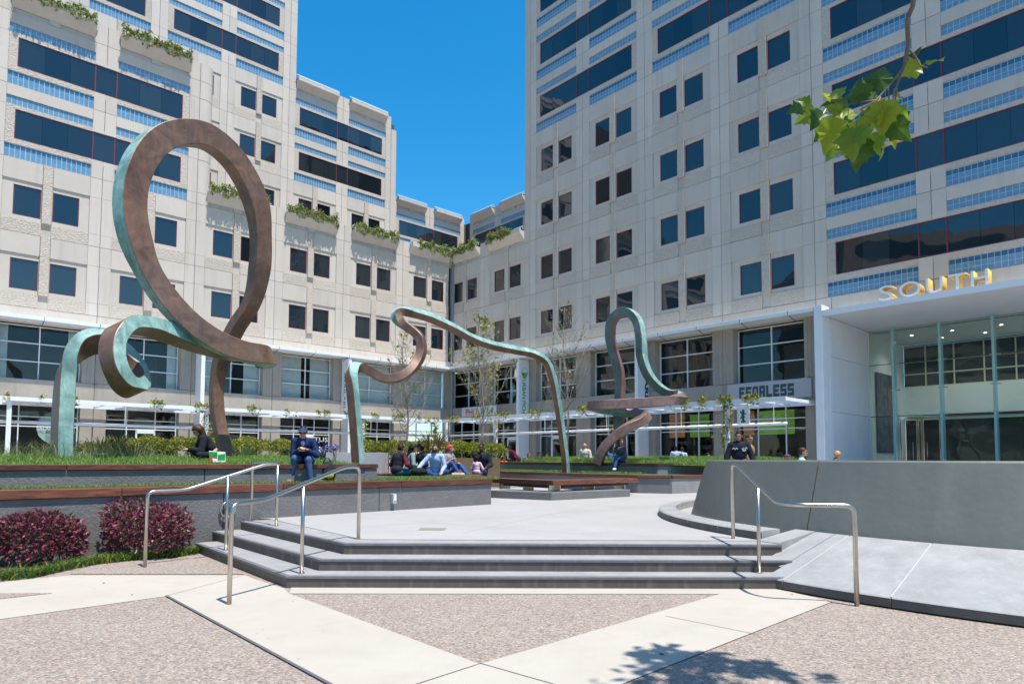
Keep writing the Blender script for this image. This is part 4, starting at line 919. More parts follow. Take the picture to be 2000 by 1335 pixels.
def ribbon(name, label, ctl, wA, wB, n=260, mats=None, dk=None):
    """ctl rows: px, py, Y, nB(3). wA: extent along nB (height of the bronze sides), wB: extent across (width of the patinated face)"""
    rows = []
    for r_ in ctl:
        p = Yd(r_[0], r_[1], r_[2]); b_ = np.array(r_[3], float); b_ /= np.linalg.norm(b_); rows.append([*p, *b_, r_[4] if len(r_) > 4 else 1.])
    C = spline(rows, n); P = C[:, :3]; Bn = C[:, 3:6]; SC = C[:, 6]
    T = np.gradient(P, axis=0); T /= np.linalg.norm(T, axis=1)[:, None]
    Bn = Bn-T*(Bn*T).sum(1)[:, None]; Bn /= np.linalg.norm(Bn, axis=1)[:, None]
    An = np.cross(T, Bn); c = .012; V = []
    for i in range(n):
        a, b_ = wA/2*SC[i], wB/2*SC[i]
        for (u, v) in ((a, b_-c), (a-c, b_), (-a+c, b_), (-a, b_-c), (-a, -b_+c), (-a+c, -b_), (a-c, -b_), (a, -b_+c)): V.append(P[i]+Bn[i]*u+An[i]*v)
    F = []; mi = []
    for i in range(n-1):
        for j in range(8):
            F.append((i*8+j, i*8+(j+1) % 8, (i+1)*8+(j+1) % 8, (i+1)*8+j)); mi.append(1 if j == 7 else (2 if dk and j in dk[1] and i < n*dk[0] else 0))
    m = MB(); m.add(V, F, mi); m.add(V[:8], [tuple(range(7, -1, -1))]); m.add(V[-8:], [tuple(range(8))])
    o = m.build(name, mats or [m_bronze, m_verd], None, label=label, cat='sculpture')
    bm = bmesh.new(); bm.from_mesh(o.data); bmesh.ops.remove_doubles(bm, verts=bm.verts, dist=1e-5); bmesh.ops.recalc_face_normals(bm, faces=bm.faces)
    for f in bm.faces: f.smooth = True
    for e in bm.edges:
        if len(e.link_faces) == 2 and e.calc_face_angle(0) > .4: e.smooth = False
    bm.to_mesh(o.data); bm.free(); return o
Fr = (.55, -.83, .05); e1 = np.array([.48, .87, 0])
def rd(px, py, cx=378, cy=470):
    a = np.array([px-cx, cy-py], float); a /= np.linalg.norm(a); return tuple(e1*a[0]+np.array([0, 0, 1])*a[1])
big = [(121, 905, 13.6, (.78, -.62, 0)), (121, 860, 13.6, (.78, -.62, 0)), (124, 790, 13.65, (.78, -.62, 0)), (131, 725, 13.75, (.7, -.66, .2)), (147, 690, 13.8, (.45, -.7, .5)), (176, 668, 13.95, (.2, -.6, .8)), (206, 669, 14.2, (.35, -.55, .8)),
       (236, 690, 14.5, (.7, -.4, .6)), (259, 718, 14.5, (.9, -.25, .4)), (270, 742, 14.2, (.95, -.25, .1)), (262, 757, 13.6, (.85, -.5, .25)), (243, 748, 13.1, (.75, -.5, .45)), (226, 718, 12.9, (.86, -.42, .25)),
       (219, 683, 12.95, (.93, -.36, .0)), (226, 654, 13.1, (.84, -.46, -.15)), (250, 637, 13.4, (.62, -.72, .1)), (285, 637, 13.9, (.54, -.78, .2)), (330, 650, 14.6, (.52, -.8, .2)), (390, 672, 15.4, (.5, -.82, .15)), (450, 689, 16.2, (.5, -.84, .0)),
       (503, 698, 16.8, (.62, -.72, -.25)), (522, 699, 16.55, (.5, -.4, -.75)), (508, 693, 15.95, (.1, -.1, -1)), (475, 686, 15.6, rd(420, 690)), (425, 667, 15.2, rd(400, 700)), (372, 632, 14.8, rd(360, 660)), (322, 580, 14.4, rd(322, 580)), (287, 525, 14.15, rd(287, 525)),
       (264, 465, 14.0, rd(264, 465)), (254, 405, 13.95, rd(254, 405)), (260, 350, 14.05, rd(260, 350)), (281, 303, 14.3, rd(281, 303)), (316, 271, 14.65, rd(316, 271)), (360, 260, 15.1, rd(360, 260)), (404, 268, 15.6, rd(404, 268)),
       (446, 300, 16.1, rd(446, 300)), (478, 345, 16.5, rd(478, 345)), (501, 400, 16.75, rd(497, 400)), (509, 460, 16.9, rd(503, 455)), (507, 525, 17.0, rd(500, 480)), (492, 590, 17.1, rd(500, 470)), (460, 642, 17.2, rd(500, 470)), (437, 692, 17.3, rd(500, 468)), (424, 745, 17.35, rd(500, 466)), (424, 800, 17.3, rd(500, 462)), (434, 855, 17.2, rd(500, 455)), (450, 905, 17.1, rd(500, 450))]
ribbon('bronze_sculpture', 'tall bronze ribbon with a giant loop rising from the left grass bed', [(*r_, 1.12 if 27 < q < 38 else (.64 if q >= 43 else (.8 if q >= 40 else (.86 if q < 5 else (.84 if 8 < q < 17 else .95))))) for q, r_ in enumerate(big)], .50, .34, 420)
mid = [(701, 925, 15.2, (.93, -.36, .03)), (698, 880, 15.2, (.93, -.36, .03)), (693, 810, 15.2, (.93, -.36, .03)), (688, 755, 15.25, (.9, -.38, .1)), (687, 728, 15.35, (.55, -.5, .6)), (699, 716, 15.6, (.15, -.3, 1)), (722, 725, 15.9, (.2, -.05, 1)), (750, 738, 16.1, (.1, .05, 1)), (780, 736, 16.3, (-.25, .1, .9)), (806, 718, 16.5, (-.6, .2, .7)),
       (822, 690, 16.7, (-.85, .3, .3)), (821, 662, 16.8, (-.9, .3, -.05)), (806, 645, 16.9, (-.75, .3, -.5)), (787, 632, 17.0, (-.9, .2, .0)), (775, 620, 17.2, (-.85, 0, .5)), (778, 610, 17.6, (-.2, -.5, .85)), (798, 609, 18.1, (.1, -.8, .58)), (835, 618, 18.7, (.14, -.84, .52)), (880, 638, 19.5, (.14, -.84, .52)), (925, 662, 20.5, (.14, -.84, .52)), (965, 675, 21.4, (.14, -.85, .5)),
       (1005, 683, 22.4, (.18, -.85, .48)), (1042, 691, 23.3, (.3, -.75, .55)), (1066, 705, 23.9, (.6, -.7, .35)), (1079, 735, 24.3, (.72, -.68, .1)), (1088, 780, 24.6, (.74, -.67, .03)), (1097, 840, 24.9, (.76, -.65, 0)), (1104, 895, 25.1, (.78, -.62, 0)), (1106, 930, 25.2, (.78, -.62, 0))]
ribbon('bronze_sculpture', 'slender wavy bronze ribbon arching across the plaza centre', mid, .215, .235, 300)
rgt = [(1215, 915, 26.6, (-.7, .7, 0)), (1212, 860, 26.6, (-.7, .7, 0)), (1208, 810, 26.6, (-.7, .7, 0)), (1211, 765, 26.6, (-.7, .7, .0)), (1209, 725, 26.5, (-.7, .7, 0)), (1199, 690, 26.6, (-.7, .7, -.1)), (1192, 655, 26.6, (-.7, .7, .1)), (1197, 624, 26.4, (-.5, .5, .7)), (1219, 608, 26.0, (.0, 0, 1)), (1242, 622, 25.6, (.55, -.55, .6)), (1251, 655, 25.4, (.7, -.7, .1)), (1254, 698, 25.4, (.68, -.68, .15)),
       (1270, 738, 25.6, (.55, -.6, .5)), (1300, 765, 25.8, (.3, -.4, .85)), (1326, 771, 25.8, (.1, .2, .95)), (1333, 777, 25.3, (-.2, .6, .6)), (1310, 782, 24.7, (.1, .95, .1)), (1260, 786, 24.3, (.1, .98, 0)), (1205, 789, 24.2, (.1, .98, 0)), (1163, 791, 24.5, (.5, .85, 0)), (1155, 793, 25.2, (.95, .2, -.1)), (1180, 797, 26.0, (.3, -.6, -.7)), (1220, 803, 26.3, (.1, -.5, -.8)), (1250, 808, 26.1, (-.2, -.2, -.9)), (1262, 813, 25.6, (-.7, .3, -.5)), (1250, 822, 25.2, (-.3, .9, .2)), (1220, 838, 25.0, (-.1, .95, .1)), (1195, 857, 25.0, (.3, .92, .1)), (1177, 880, 25.1, (.4, .9, 0)), (1167, 905, 25.2, (.4, .9, 0))]
ribbon('bronze_sculpture', 'bronze ribbon on the right with a tall loop above a flat coil', rgt, .31, .35, 300, [m_bronze2, m_verd, m_verdk], (.46, (1, 5)))
# ================================================================== PLANTS
l_grass = leafmat('grass_blade', (.13, .23, .045), (.21, .32, .07), 9., .5, .35)
l_grass2 = leafmat('grass_straw', (.26, .26, .12), (.16, .22, .07), 9., .6, .3)
l_yel = leafmat('leaf_yellow', (.46, .40, .05), (.26, .28, .04), 16., .5, .35)
l_grn = leafmat('leaf_green', (.055, .12, .025), (.10, .18, .03), 14., .45, .35)
l_young = leafmat('leaf_young', (.20, .26, .03), (.28, .22, .03), 12., .5, .4)
l_gold = leafmat('leaf_gold', (.34, .20, .03), (.24, .24, .04), 12., .5, .4)
l_plum = leafmat('leaf_plum', (.19, .055, .085), (.11, .038, .055), 26., .38, .25)
l_plum2 = leafmat('leaf_plum_bright', (.36, .075, .11), (.24, .06, .095), 26., .4, .3)
l_dkg = leafmat('leaf_dark_green', (.03, .045, .018), (.05, .075, .02), 20., .45, .25)
l_trough = leafmat('leaf_olive', (.22, .26, .06), (.32, .33, .09), 10., .5, .3)
l_pale = leafmat('leaf_silver', (.30, .34, .16), (.22, .28, .10), 10., .5, .3)
l_rust = leafmat('leaf_rust', (.26, .11, .04), (.17, .12, .03), 12., .5, .35)
l_flax = leafmat('leaf_flax', (.10, .045, .03), (.11, .11, .03), 9., .45, .25)
m_bark = mat('bark_grey', (.19, .165, .145), .8, c2=(.28, .25, .22), scale=9., bump=.4)
m_soil = mat('soil', (.045, .03, .02), .95)
def scatter_area(P0, td, nd, L, D, n, zf, dmin=0.):
    u = rng.uniform(0, 1, n); d = rng.uniform(dmin, D, n); p = P0+np.outer(u*L, td)+np.outer(d, nd)
    return np.stack([p[:, 0], p[:, 1], [zf(a, b_, q) for a, b_, q in zip(u, d, p)]], 1)
# lawn and long grass of the beds
p = scatter_area(UA+NB*.32+TU*4, TU, NB, 9.98, 4.5, 21000, zl); h = .07+.06*rng.random(len(p))
V1 = blades(p, h*.85, .012, .9); p2 = scatter_area(UA+NB*.36+TU*5, TU, NB, 8.9, 5.5, 900, zl); V2 = blades(p2, .10+.10*rng.random(len(p2)), .012, .8)
c3 = np.array([G(121, 884, 1.56)[:2]]); k = 900; aa = rng.uniform(0, 2*pi, k); rr = .25+1.0*rng.random(k)**.7; ce = Yd(121, 890, 13.6)
p3 = np.stack([ce[0]+np.cos(aa)*rr*1.5, ce[1]+.3+np.sin(aa)*rr, np.full(k, 1.42)], 1); V3 = blades(p3, .18+.34*rng.random(k)**1.5, .010, .8)
V, F, mi = cat_vf([V1, V2, V3]); npobj('lawn_grass', V, F, [l_grass, l_grass, l_grass2], mi, kind='stuff', label='fluffy green grass filling the upper left bed', cat='grass')
p = scatter_area(A0-N1*.46+T1*5, T1, -N1, 10.3, .62, 6500, lambda u, d, q: .985); V, F = blades(p, .05+.05*rng.random(len(p)), .012, .6)
p = np.array([-2.2, 15.3])+rng.uniform(0, 1, (7000, 1))*np.array([1.5, 1.55])+rng.uniform(-1, 1, (7000, 1))*np.array([-.9, .9]); p = p[(p-E1)@N1 < -.52]; V2, F2 = blades(np.c_[p, np.full(len(p), .985)], .05+.05*rng.random(len(p)), .012, .6)
V, F, mi = cat_vf([(V, F), (V2, F2)]); npobj('lawn_grass', V, F, [l_grass, l_grass], mi, kind='stuff', label='short turf strip between the two left seat walls', cat='grass')
p = scatter_area(Rw0+NR2*.3, TR, NR2, np.linalg.norm(Rw1-Rw0)+2.8, 4.6, 16000, zr); V1 = blades(p, .07+.12*rng.random(len(p)), .016, 1.0)
p = scatter_area(Rw0-NR2*.1, TR, -NR2, 8.6, 1.1, 2500, lambda u, d, q: .985); V2 = blades(p, .05+.05*rng.random(len(p)), .014, .6)
V, F, mi = cat_vf([V1, V2]); npobj('lawn_grass', V, F, [l_grass, l_grass], mi, kind='stuff', label='tufted bright green grass mound on the right bed', cat='grass')
def shrub(name, label, cat, c, rad, n, size, mats, wts, group=None, lump=16, twig=True, aspect=.6, flat_=.0, rz_=0., inner=.35):
    """leafy bush: lumpy ellipsoid filled with leaf faces over a twiggy frame"""
    c = np.array(c, float); rad = np.array(rad, float)
    d = rng.normal(size=(n, 3)); d /= np.linalg.norm(d, axis=1)[:, None]; d[:, 2] = np.abs(d[:, 2])*1.0-.25*(rng.random(n) < .35)
    ld = rng.normal(size=(lump, 3)); ld /= np.linalg.norm(ld, axis=1)[:, None]; ld[:, 2] = np.abs(ld[:, 2]); amp = rng.uniform(-.24, .26, lump)
    bump_ = (np.maximum(0, d @ ld.T)**6 @ amp)
    bx_ = 1/np.maximum(.6, (np.abs(d)**3.4).sum(1)**(1/3.4)); r_ = (1+bump_)*bx_*.92*(1-inner*rng.random(n)**2.2); loc = d*r_[:, None]*rad; cz, sz = cos(rz_), sin(rz_)
    loc = np.stack([loc[:, 0]*cz-loc[:, 1]*sz, loc[:, 0]*sz+loc[:, 1]*cz, loc[:, 2]], 1); P = c+loc; P[:, 2] = np.maximum(P[:, 2], c[2]-rad[2]*.3)
    e = empty(name, (c[0], c[1], c[2]-rad[2]*.3), 0, label, cat, group); P += rng.normal(size=(n, 3))*(rng.random(n) < .12)[:, None]*.03; V, F = leaves(P, size, d*.8, aspect, .5)
    mi = np.repeat(rng.choice(len(mats), n, p=np.array(wts)/sum(wts)), 2); npobj('foliage', V, F, mats, mi, e)
    if twig:
        m = MB(); b0 = np.array([c[0], c[1], c[2]-rad[2]*.35])
        for i in range(9):
            q = P[rng.integers(n)]; mdl = (b0+q)/2+rng.normal(size=3)*.05*rad; m.tube([b0+rng.normal(size=3)*.04, mdl, q], [.018, .012, .005], 5)
        m.build('stem', m_bark, e)
    return e
# plum shrubs in front of the charcoal wall
plum = [l_plum, l_plum2, l_dkg]
B1c = G(92, 1108, 0); B2c = G(292, 1092, 0)
shrub('plum_shrub', 'wide plum leaved shrub at the left edge before the charcoal wall', 'shrub', (B1c[0]-.44, B1c[1]+.38, .22), (.68, .50, .47), 5000, .062, plum, (6, 3.2, 2.2), 'plum shrubs by the steps', inner=.4)
shrub('plum_shrub', 'rounder plum leaved shrub nearest the steps beside the handrail post', 'shrub', (B2c[0]-.20, B2c[1]+.28, .24), (.54, .46, .48), 4600, .056, plum, (6, 3, 2.2), 'plum shrubs by the steps', inner=.4)
m_bed = flat('planting_bed', [A0+N1*.02, A0+N1*.02+T1*10.6, G(385, 1078)[:2], G(283, 1086)[:2], G(200, 1094)[:2], G(100, 1114)[:2], G(0, 1128)[:2], G(-400, 1160)[:2]], .014, m_soil)
edge = [G(x, y, .01)[:2] for x, y in ((-60, 1140), (0, 1134), (60, 1128), (110, 1117), (160, 1106), (210, 1099), (260, 1094), (310, 1090), (350, 1086), (388, 1080))]
pts = []
for a, b_ in zip(edge[:-1], edge[1:]):
    for i in range(230):
        q = a+(b_-a)*rng.random()+np.array([-.25, .95])*abs(rng.normal())*.17; pts.append((*q, .012))
pts = np.array(pts); V, F = blades(pts, .07+.09*rng.random(len(pts)), .014, 1.1); mi = np.repeat((rng.random(len(pts)) < .16).astype(int), 3)
npobj('ground_cover', V, F, [l_grn, l_yel], mi, kind='stuff', label='dark tufted ground cover edging the path below the plum shrubs', cat='ground cover')
# hedges: a run of rounded variegated bushes
def hedge_run(name, label, pts, rad, n, size, mats, wts):
    Vs = []; e = empty(name, (*pts[len(pts)//2][:2], pts[0][2]-rad[2]*.5), 0, label, 'hedge'); mis = []; o = 0; Fs = []
    for c in pts:
        c = np.array(c)+[0, 0, rng.uniform(-.05, .05)]; d = rng.normal(size=(n, 3)); d /= np.linalg.norm(d, axis=1)[:, None]; d[:, 2] = np.where(rng.random(n) < .75, np.abs(d[:, 2]), d[:, 2])
        P = c+d*np.array(rad)*(1-.3*rng.random(n)**2)[:, None]*rng.uniform(.9, 1.12); V, F = leaves(P, size, d*.8, .6); Vs.append(V); Fs.append(F+o); o += len(V); mis.append(np.repeat(rng.choice(len(mats), n, p=np.array(wts)/sum(wts)), 2))
    npobj('foliage', np.concatenate(Vs), np.concatenate(Fs), mats, np.concatenate(mis), e); return e
hz = [Yd(x, y, Y) for x, y, Y in [(258, 876, 19.6), (290, 876, 19.8), (322, 876, 20), (352, 876, 20.2), (385, 876, 20.4), (415, 876, 20.6), (450, 877, 20.8), (482, 878, 21), (515, 878, 21.2), (548, 879, 21.4)]]
hedge_run('hedge', 'yellow variegated hedge along the back of the left grass bed', hz, (.42, .34, .32), 1000, .075, [l_yel, l_grn, l_pale], (6.5, 3, 1))
hz = [Yd(x, y, Y) for x, y, Y in [(718, 879, 24.4), (742, 879, 24.5), (766, 879, 24.6), (790, 879, 24.8), (815, 880, 25), (840, 880, 25.2), (868, 880, 25.3), (895, 881, 25.3), (920, 881, 25.3), (945, 882, 25.3), (968, 884, 25.3)]]
hedge_run('hedge', 'yellow variegated hedge behind the seated group in the middle', hz, (.46, .38, .34), 1000, .078, [l_yel, l_grn, l_pale], (6, 3.4, .8))
c = Yd(172, 878, 18.6); shrub('shrub', 'small coral and green bush beside the left sculpture foot', 'shrub', c, (.28, .28, .22), 420, .07, [l_rust, l_grn], (3, 2))
# upright flax clumps
def clump(name, label, c, r_, h, n, mats, bend=.5, w=.03, group=None):
    a = rng.uniform(0, 2*pi, n); rr = r_*rng.random(n)**.6; P = np.stack([c[0]+np.cos(a)*rr, c[1]+np.sin(a)*rr, np.full(n, c[2])], 1)
    V, F = blades(P, h*(.6+.5*rng.random(n)), w, bend, a+rng.normal(size=n)*.4); mi = np.repeat(rng.integers(0, len(mats), n), 3)
    return npobj(name, V, F, mats, mi, label=label, cat='plant', group=group)
for i, (x, y, Y, lb) in enumerate([(196, 884, 18.4, 'bronze flax clump beside the coral bush'), (228, 885, 18.6, 'tallest bronze flax clump in the left bed'), (262, 886, 18.8, 'wispy flax clump left of the yellow hedge'), (480, 890, 19, 'green flax clump right of the big loop foot'),]):
    clump('flax_plant', lb, Yd(x, y, Y), .22, (.52, .58, .45, .36)[i], (75, 85, 60, 45)[i], [l_flax, l_grass2] if i < 3 else [l_grn, l_grass2], .55, .035, 'flax clumps in the left bed')
clump('flax_plant', 'spiky dark flax behind the bearded man', Yd(842, 885, 25), .3, .95, 60, [l_flax], .6, .05)
# agapanthus heads by the grey planter
for x, y, c_, lb in ((632, 876, (.16, .13, .45), 'purple flower head beside the seated reader'), (618, 884, (.75, .78, .70), 'white flowers beside the seated reader'), (654, 873, (.2, .17, .5), 'single purple flower on a stalk left of the middle sculpture')):
    c = Yd(x, y, 19.5); e = empty('flower', (c[0], c[1], c[2]-.4), 0, lb, 'flower'); P = c+rng.normal(size=(90, 3))*[.10, .08, .06]*(1.5 if x < 650 else .7); V, F = leaves(P, .05, None, .8); npobj('petals', V, F, mat('petal_%d' % x, c_, .6), None, e)
    m = MB()
    for k in range(5): m.tube([c+[rng.normal()*.05, 0, -.45], c+[rng.normal()*.06, 0, 0]], .008, 4)
    m.build('stem', l_grn, e)
# planting in the troughs of the facade
TR_LB = ['first planted trough from the left along the high parapet', 'second planted trough on the high left parapet by the rounded corner']
def trough_plants(fac, b_, k, label, n=1100, part_=(0., 1.), red=False):
    x = b_*W; Lx = 3.6; u = part_[0]+(part_[1]-part_[0])*rng.random(n); lm = .75+.35*np.sin(u*17+b_)+.2*np.sin(u*41); hh = rng.random(n)
    P = np.stack([x+.65+u*Lx, .12+.42*rng.random(n), LZ(k)+1.04+.42*hh*np.maximum(.2, lm)], 1)
    hang = rng.random(n) < .28; P[hang, 1] = .48+.08*rng.random(hang.sum()); P[hang, 2] = LZ(k)+1.02-.42*rng.random(hang.sum())**1.6*np.maximum(.15, lm[hang])
    wmat = np.array(wm(fac.b)); R = np.array(fac.R)[:3, :3]; P = P@R.T+np.array(fac.o); P = P@wmat[:3, :3].T+wmat[:3, 3]
    V, F = leaves(P, .17, None, .6); ml = [l_trough, l_pale, l_grn]+([l_rust] if red else [])
    mi = np.repeat(rng.choice(len(ml), n, p=[.5, .25, .25] if not red else [.45, .22, .23, .1]), 2)
    return npobj('trough_plant', V, F, ml, mi, label=label, cat='planting', group='planting in the parapet troughs')
trough_plants(f0, 4, 5, 'planted trough highest up at the left edge'); trough_plants(f0, 3, 5, 'planted trough on the high parapet by the rounded corner', red=True)
for b_, lb, rd_ in ((2, 'terrace trough planting behind the big loop', False), (1, 'terrace trough planting with red blooms right of the big loop', True), (0, 'terrace trough planting left of the man on the balcony', False), (-1, 'terrace trough planting right of the balcony man in the inner corner', False)):
    trough_plants(f0, b_, 3, lb, red=rd_, part_=(0, 1) if b_ != -1 else (.05, .85))
trough_plants(h0, rb(-1), 3, 'terrace trough planting on the right side of the inner corner', part_=(.0, .8)); trough_plants(h0, rb(0), 3, 'terrace trough planting with red blooms against the tower', red=True, part_=(.25, .98))
# a clump spilling round the high corner
P = np.array(wm(bA) @ Vector((OL+3*W-.95, -.9, LZ(4)+.4)))+rng.normal(size=(90, 3))*[.15, .15, .3]; V, F = leaves(P, .16); npobj('trough_plant', V, F, [l_trough], None, label='green clump poking past the rounded corner high up', cat='planting')
# climbers on the pergolas
def vine(bld, name, label, x0, x1, n, post=None, posth=0, side=3.5, sgn=1, dens=.35):
    L = []; n = int(n*1.5); u = rng.random(n); lump = np.sin(u*23+x0)+.6*np.sin(u*61+x0*2); keep = lump > dens; u = u[keep]; k = len(u)
    L.append(np.stack([x0+(x1-x0)*u, side-.25+.34*rng.random(k), 4.27+.16*rng.random(k)*(1+lump[keep])*.6-.34*(rng.random(k) < .3)*rng.random(k)], 1))
    if post is not None:
        k = posth; zz = PZ+.3+3.6*rng.random(k); w_ = .14+.08*np.sin(zz*4+x0); L.append(np.stack([post+rng.normal(size=k)*w_, 3.29+rng.normal(size=k)*w_, zz], 1))
    P = np.concatenate(L); wmat = np.array(wm(bld)); P = P@wmat[:3, :3].T+wmat[:3, 3]; e = empty(name, tuple((wm(bld) @ Vector((post if post is not None else x0, 3.3, PZ)))[:]), 0, label, 'climber', 'climbers on the pergolas')
    V, F = leaves(P, .15, None, .7); mi = np.repeat(rng.choice(3, len(P), p=[.45, .35, .2]), 2); npobj('foliage', V, F, [l_yel, l_grn, l_gold], mi, e)
    m = MB()
    if post is not None:
        q = [wm(bld) @ Vector((post+.11*cos(z*3), 3.29+.11*sin(z*3), z)) for z in np.linspace(PZ, 4.2, 18)]; m.tube([np.array(a) for a in q], .02, 5)
    m.tube([np.array(wm(bld) @ Vector((x0+(x1-x0)*t, side-.1+.05*sin(t*30), 4.30))) for t in np.linspace(0, 1, 24)], .013, 5); m.build('stem', m_bark, e); return e
vine(bA, 'climber', 'yellow green climber on the left pergola post beside the big loop', 14.5, 24, 900, 19.5, 420); vine(bA, 'climber', 'climber on the pergola post right of the middle sculpture leg', 6.8, 13.5, 700, 9.75, 420)
vine(bA, 'climber', 'leafy climber on the inner corner post of the left pergola', 3.6, 6.2, 200, 3.9, 480); vine(bA, 'climber', 'sparse climber tips on the far left pergola edge', 25.5, 30, 220, None, 0, dens=.8)
vine(bB, 'climber', 'climber on the right pergola post by the leafy young tree', -14, -4.2, 800, -9.1, 300); vine(bB, 'climber', 'climber behind the looped right sculpture', -23, -15, 800, -19.1, 380); vine(bB, 'climber', 'thick climber on the column beside the man in black', -27.6, -23.2, 900, -25.6, 520, dens=.1)
# young bare trees with a few leaves
def young_tree(label, px, pytop, pybase, Y, nl, mats, wts, spread=.28, lo=.16):
    base = Yd(px, pybase, Y); top = Yd(px, pytop, Y); H = top[2]-base[2]; base = np.array([base[0], base[1], base[2]]); e = empty('young_tree', tuple(base), 0, label, 'tree', 'young trees in the plaza'); m = MB(); m2 = MB()
    trunk = [base+np.array([.12*sin(t*6), .08*cos(t*5), 0])+np.array([0, 0, H*t]) for t in np.linspace(0, 1, 12)]; m.tube(trunk, [.042*(1-.88*t)+.004 for t in np.linspace(0, 1, 12)], 7); tips = []
    for i in range(46):
        t = lo+(.97-lo)*(i+rng.random())/46; p = base+np.array([0, 0, H*t]); a = rng.uniform(0, 2*pi); L = H*spread*(1.15-t)*rng.uniform(.6, 1.2); d = np.array([cos(a), sin(a), 0]); q = [p]
        for s_ in (.35, .7, 1.): q.append(p+d*L*s_*(1-.15*s_)+np.array([0, 0, L*(.55*s_+.75*s_**2)]))
        m2.tube(q, [.017*(1.1-t), .013*(1.1-t), .009*(1.1-t), .004], 5); tips.append(q)
        for k in range(7):
            j = rng.uniform(.3, 1); w = p+d*L*j*(1-.15*j)+np.array([0, 0, L*(.55*j+.75*j**2)]); a2 = a+rng.normal()*.9; l2 = L*rng.uniform(.2, .45); q2 = [w, w+np.array([cos(a2), sin(a2), .9])*l2*.5, w+np.array([cos(a2), sin(a2), 1.6])*l2*.9]
            m2.tube(q2, [.006, .0045, .002], 4); tips.append(q2)
    m.build('trunk', m_bark, e, smooth=True); m2.build('branches', m_bark, e, smooth=True)
    P = np.array([tips[rng.integers(len(tips))][rng.integers(1, 3)]+rng.normal(size=3)*.05 for i in range(nl)]); V, F = leaves(P, .13, None, .75, droop=.4); npobj('leaves', V, F, mats, np.repeat(rng.choice(len(mats), nl, p=np.array(wts)/sum(wts)), 2), e); return e
young_tree('nearly bare young tree behind the wave of the middle sculpture', 790, 640, 885, 24.5, 110, [l_young, l_gold], (1, 1.4))
young_tree('young tree with the most yellow green leaves in front of the PHO sign', 938, 612, 880, 26.5, 460, [l_young, l_yel], (2, 1), .26)
young_tree('twiggy young tree behind the right leg of the middle sculpture', 1105, 600, 895, 29, 110, [l_gold, l_young], (1.5, 1), .30)
# planters
def planter_box(label, pts, z0, z1, mt, dp=.9):
    a, b_ = [np.array(p) for p in pts]; t = (b_-a)/np.linalg.norm(b_-a); nn = np.array([-t[1], t[0]]); e = empty('planter_box', (*((a+b_)/2), z0), 0, label, 'planter')
    for nm, q in (('front_panel', (a, b_, b_+nn*.08, a+nn*.08)), ('end_panel', (a+nn*.081, a+nn*.081+t*.08, a+nn*dp+t*.08, a+nn*dp)), ('end_panel', (b_+nn*.081-t*.08, b_+nn*.081, b_+nn*dp, b_+nn*dp-t*.08)), ('back_panel', (a+nn*(dp+.001), b_+nn*(dp+.001), b_+nn*(dp+.08), a+nn*(dp+.08)))):
        m = MB(); m.prism([tuple(x) for x in q], z0, z1); m.build(nm, mt, e, bevel=.01)
    m = MB(); m.prism([tuple(x) for x in (a+nn*.09+t*.09, b_+nn*.09-t*.09, b_+nn*(dp-.01)-t*.09, a+nn*(dp-.01)+t*.09)], z0, z1-.08); m.build('soil', m_soil, e)
planter_box('rust brown planter box under the middle hedge', (Yd(868, 900, 24.8)[:2], Yd(976, 900, 24.8)[:2]), PZ, 1.52, mat('planter_brown', (.14, .085, .04), .6, c2=(.19, .12, .06), scale=3.), 1.0)
planter_box('pale grey planter box behind the middle sculpture leg', (Yd(636, 900, 21)[:2], Yd(746, 900, 21)[:2]), PZ, 1.68, mat('planter_grey', (.36, .36, .37), .7, c2=(.42, .42, .43), scale=2.), 1.0)
# ================================================================== PEOPLE
def surface_nets(f, o, h):
    """f: (nx,ny,nz) signed distance samples (negative inside) -> verts, quads"""
    ins = f < 0; nx, ny, nz = f.shape
    cs = np.zeros((nx-1, ny-1, nz-1), np.int8)
    for a in (0, 1):
        for b_ in (0, 1):
            for c in (0, 1): cs += ins[a:nx-1+a, b_:ny-1+b_, c:nz-1+c]
    act = (cs > 0) & (cs < 8); idx = -np.ones(act.shape, np.int64); I = np.argwhere(act); idx[act] = np.arange(len(I))
    acc = np.zeros((len(I), 3)); cnt = np.zeros(len(I))
    cor = [(0, 0, 0), (1, 0, 0), (0, 1, 0), (1, 1, 0), (0, 0, 1), (1, 0, 1), (0, 1, 1), (1, 1, 1)]
    val = [f[I[:, 0]+c[0], I[:, 1]+c[1], I[:, 2]+c[2]] for c in cor]
    for i in range(8):
        for ax in range(3):
            j = i | (1 << ax)
            if j == i: continue
            a, b_ = val[i], val[j]; cr = (a < 0) != (b_ < 0); t = np.where(cr, a/(a-b_+1e-12), 0)
            p = np.array(cor[i], float)[None]+t[:, None]*(np.array(cor[j])-np.array(cor[i])); acc[cr] += p[cr]; cnt[cr] += 1
    V = (I+acc/cnt[:, None])*h+o; Q = []
    for ax in range(3):
        sl = [slice(1, -1)]*3; sl[ax] = slice(0, -1); u, v = (ax+1) % 3, (ax+2) % 3
        s0 = [slice(None)]*3; s1 = [slice(None)]*3; s0[ax] = slice(0, -1); s1[ax] = slice(1, None)
        e = ins[tuple(s0)] != ins[tuple(s1)]; pos_ = ins[tuple(s0)]; E_ = np.argwhere(e); m = np.ones(len(E_), bool)
        for w in (u, v): m &= (E_[:, w] > 0) & (E_[:, w] < f.shape[w]-1)
        E_ = E_[m]; fl = pos_[E_[:, 0], E_[:, 1], E_[:, 2]]
        def cell(du, dv):
            c = E_.copy(); c[:, u] -= du; c[:, v] -= dv; return idx[c[:, 0], c[:, 1], c[:, 2]]
        q = np.stack([cell(1, 1), cell(0, 1), cell(0, 0), cell(1, 0)], 1); q[~fl] = q[~fl][:, ::-1]; Q.append(q)
    return V, np.concatenate(Q)
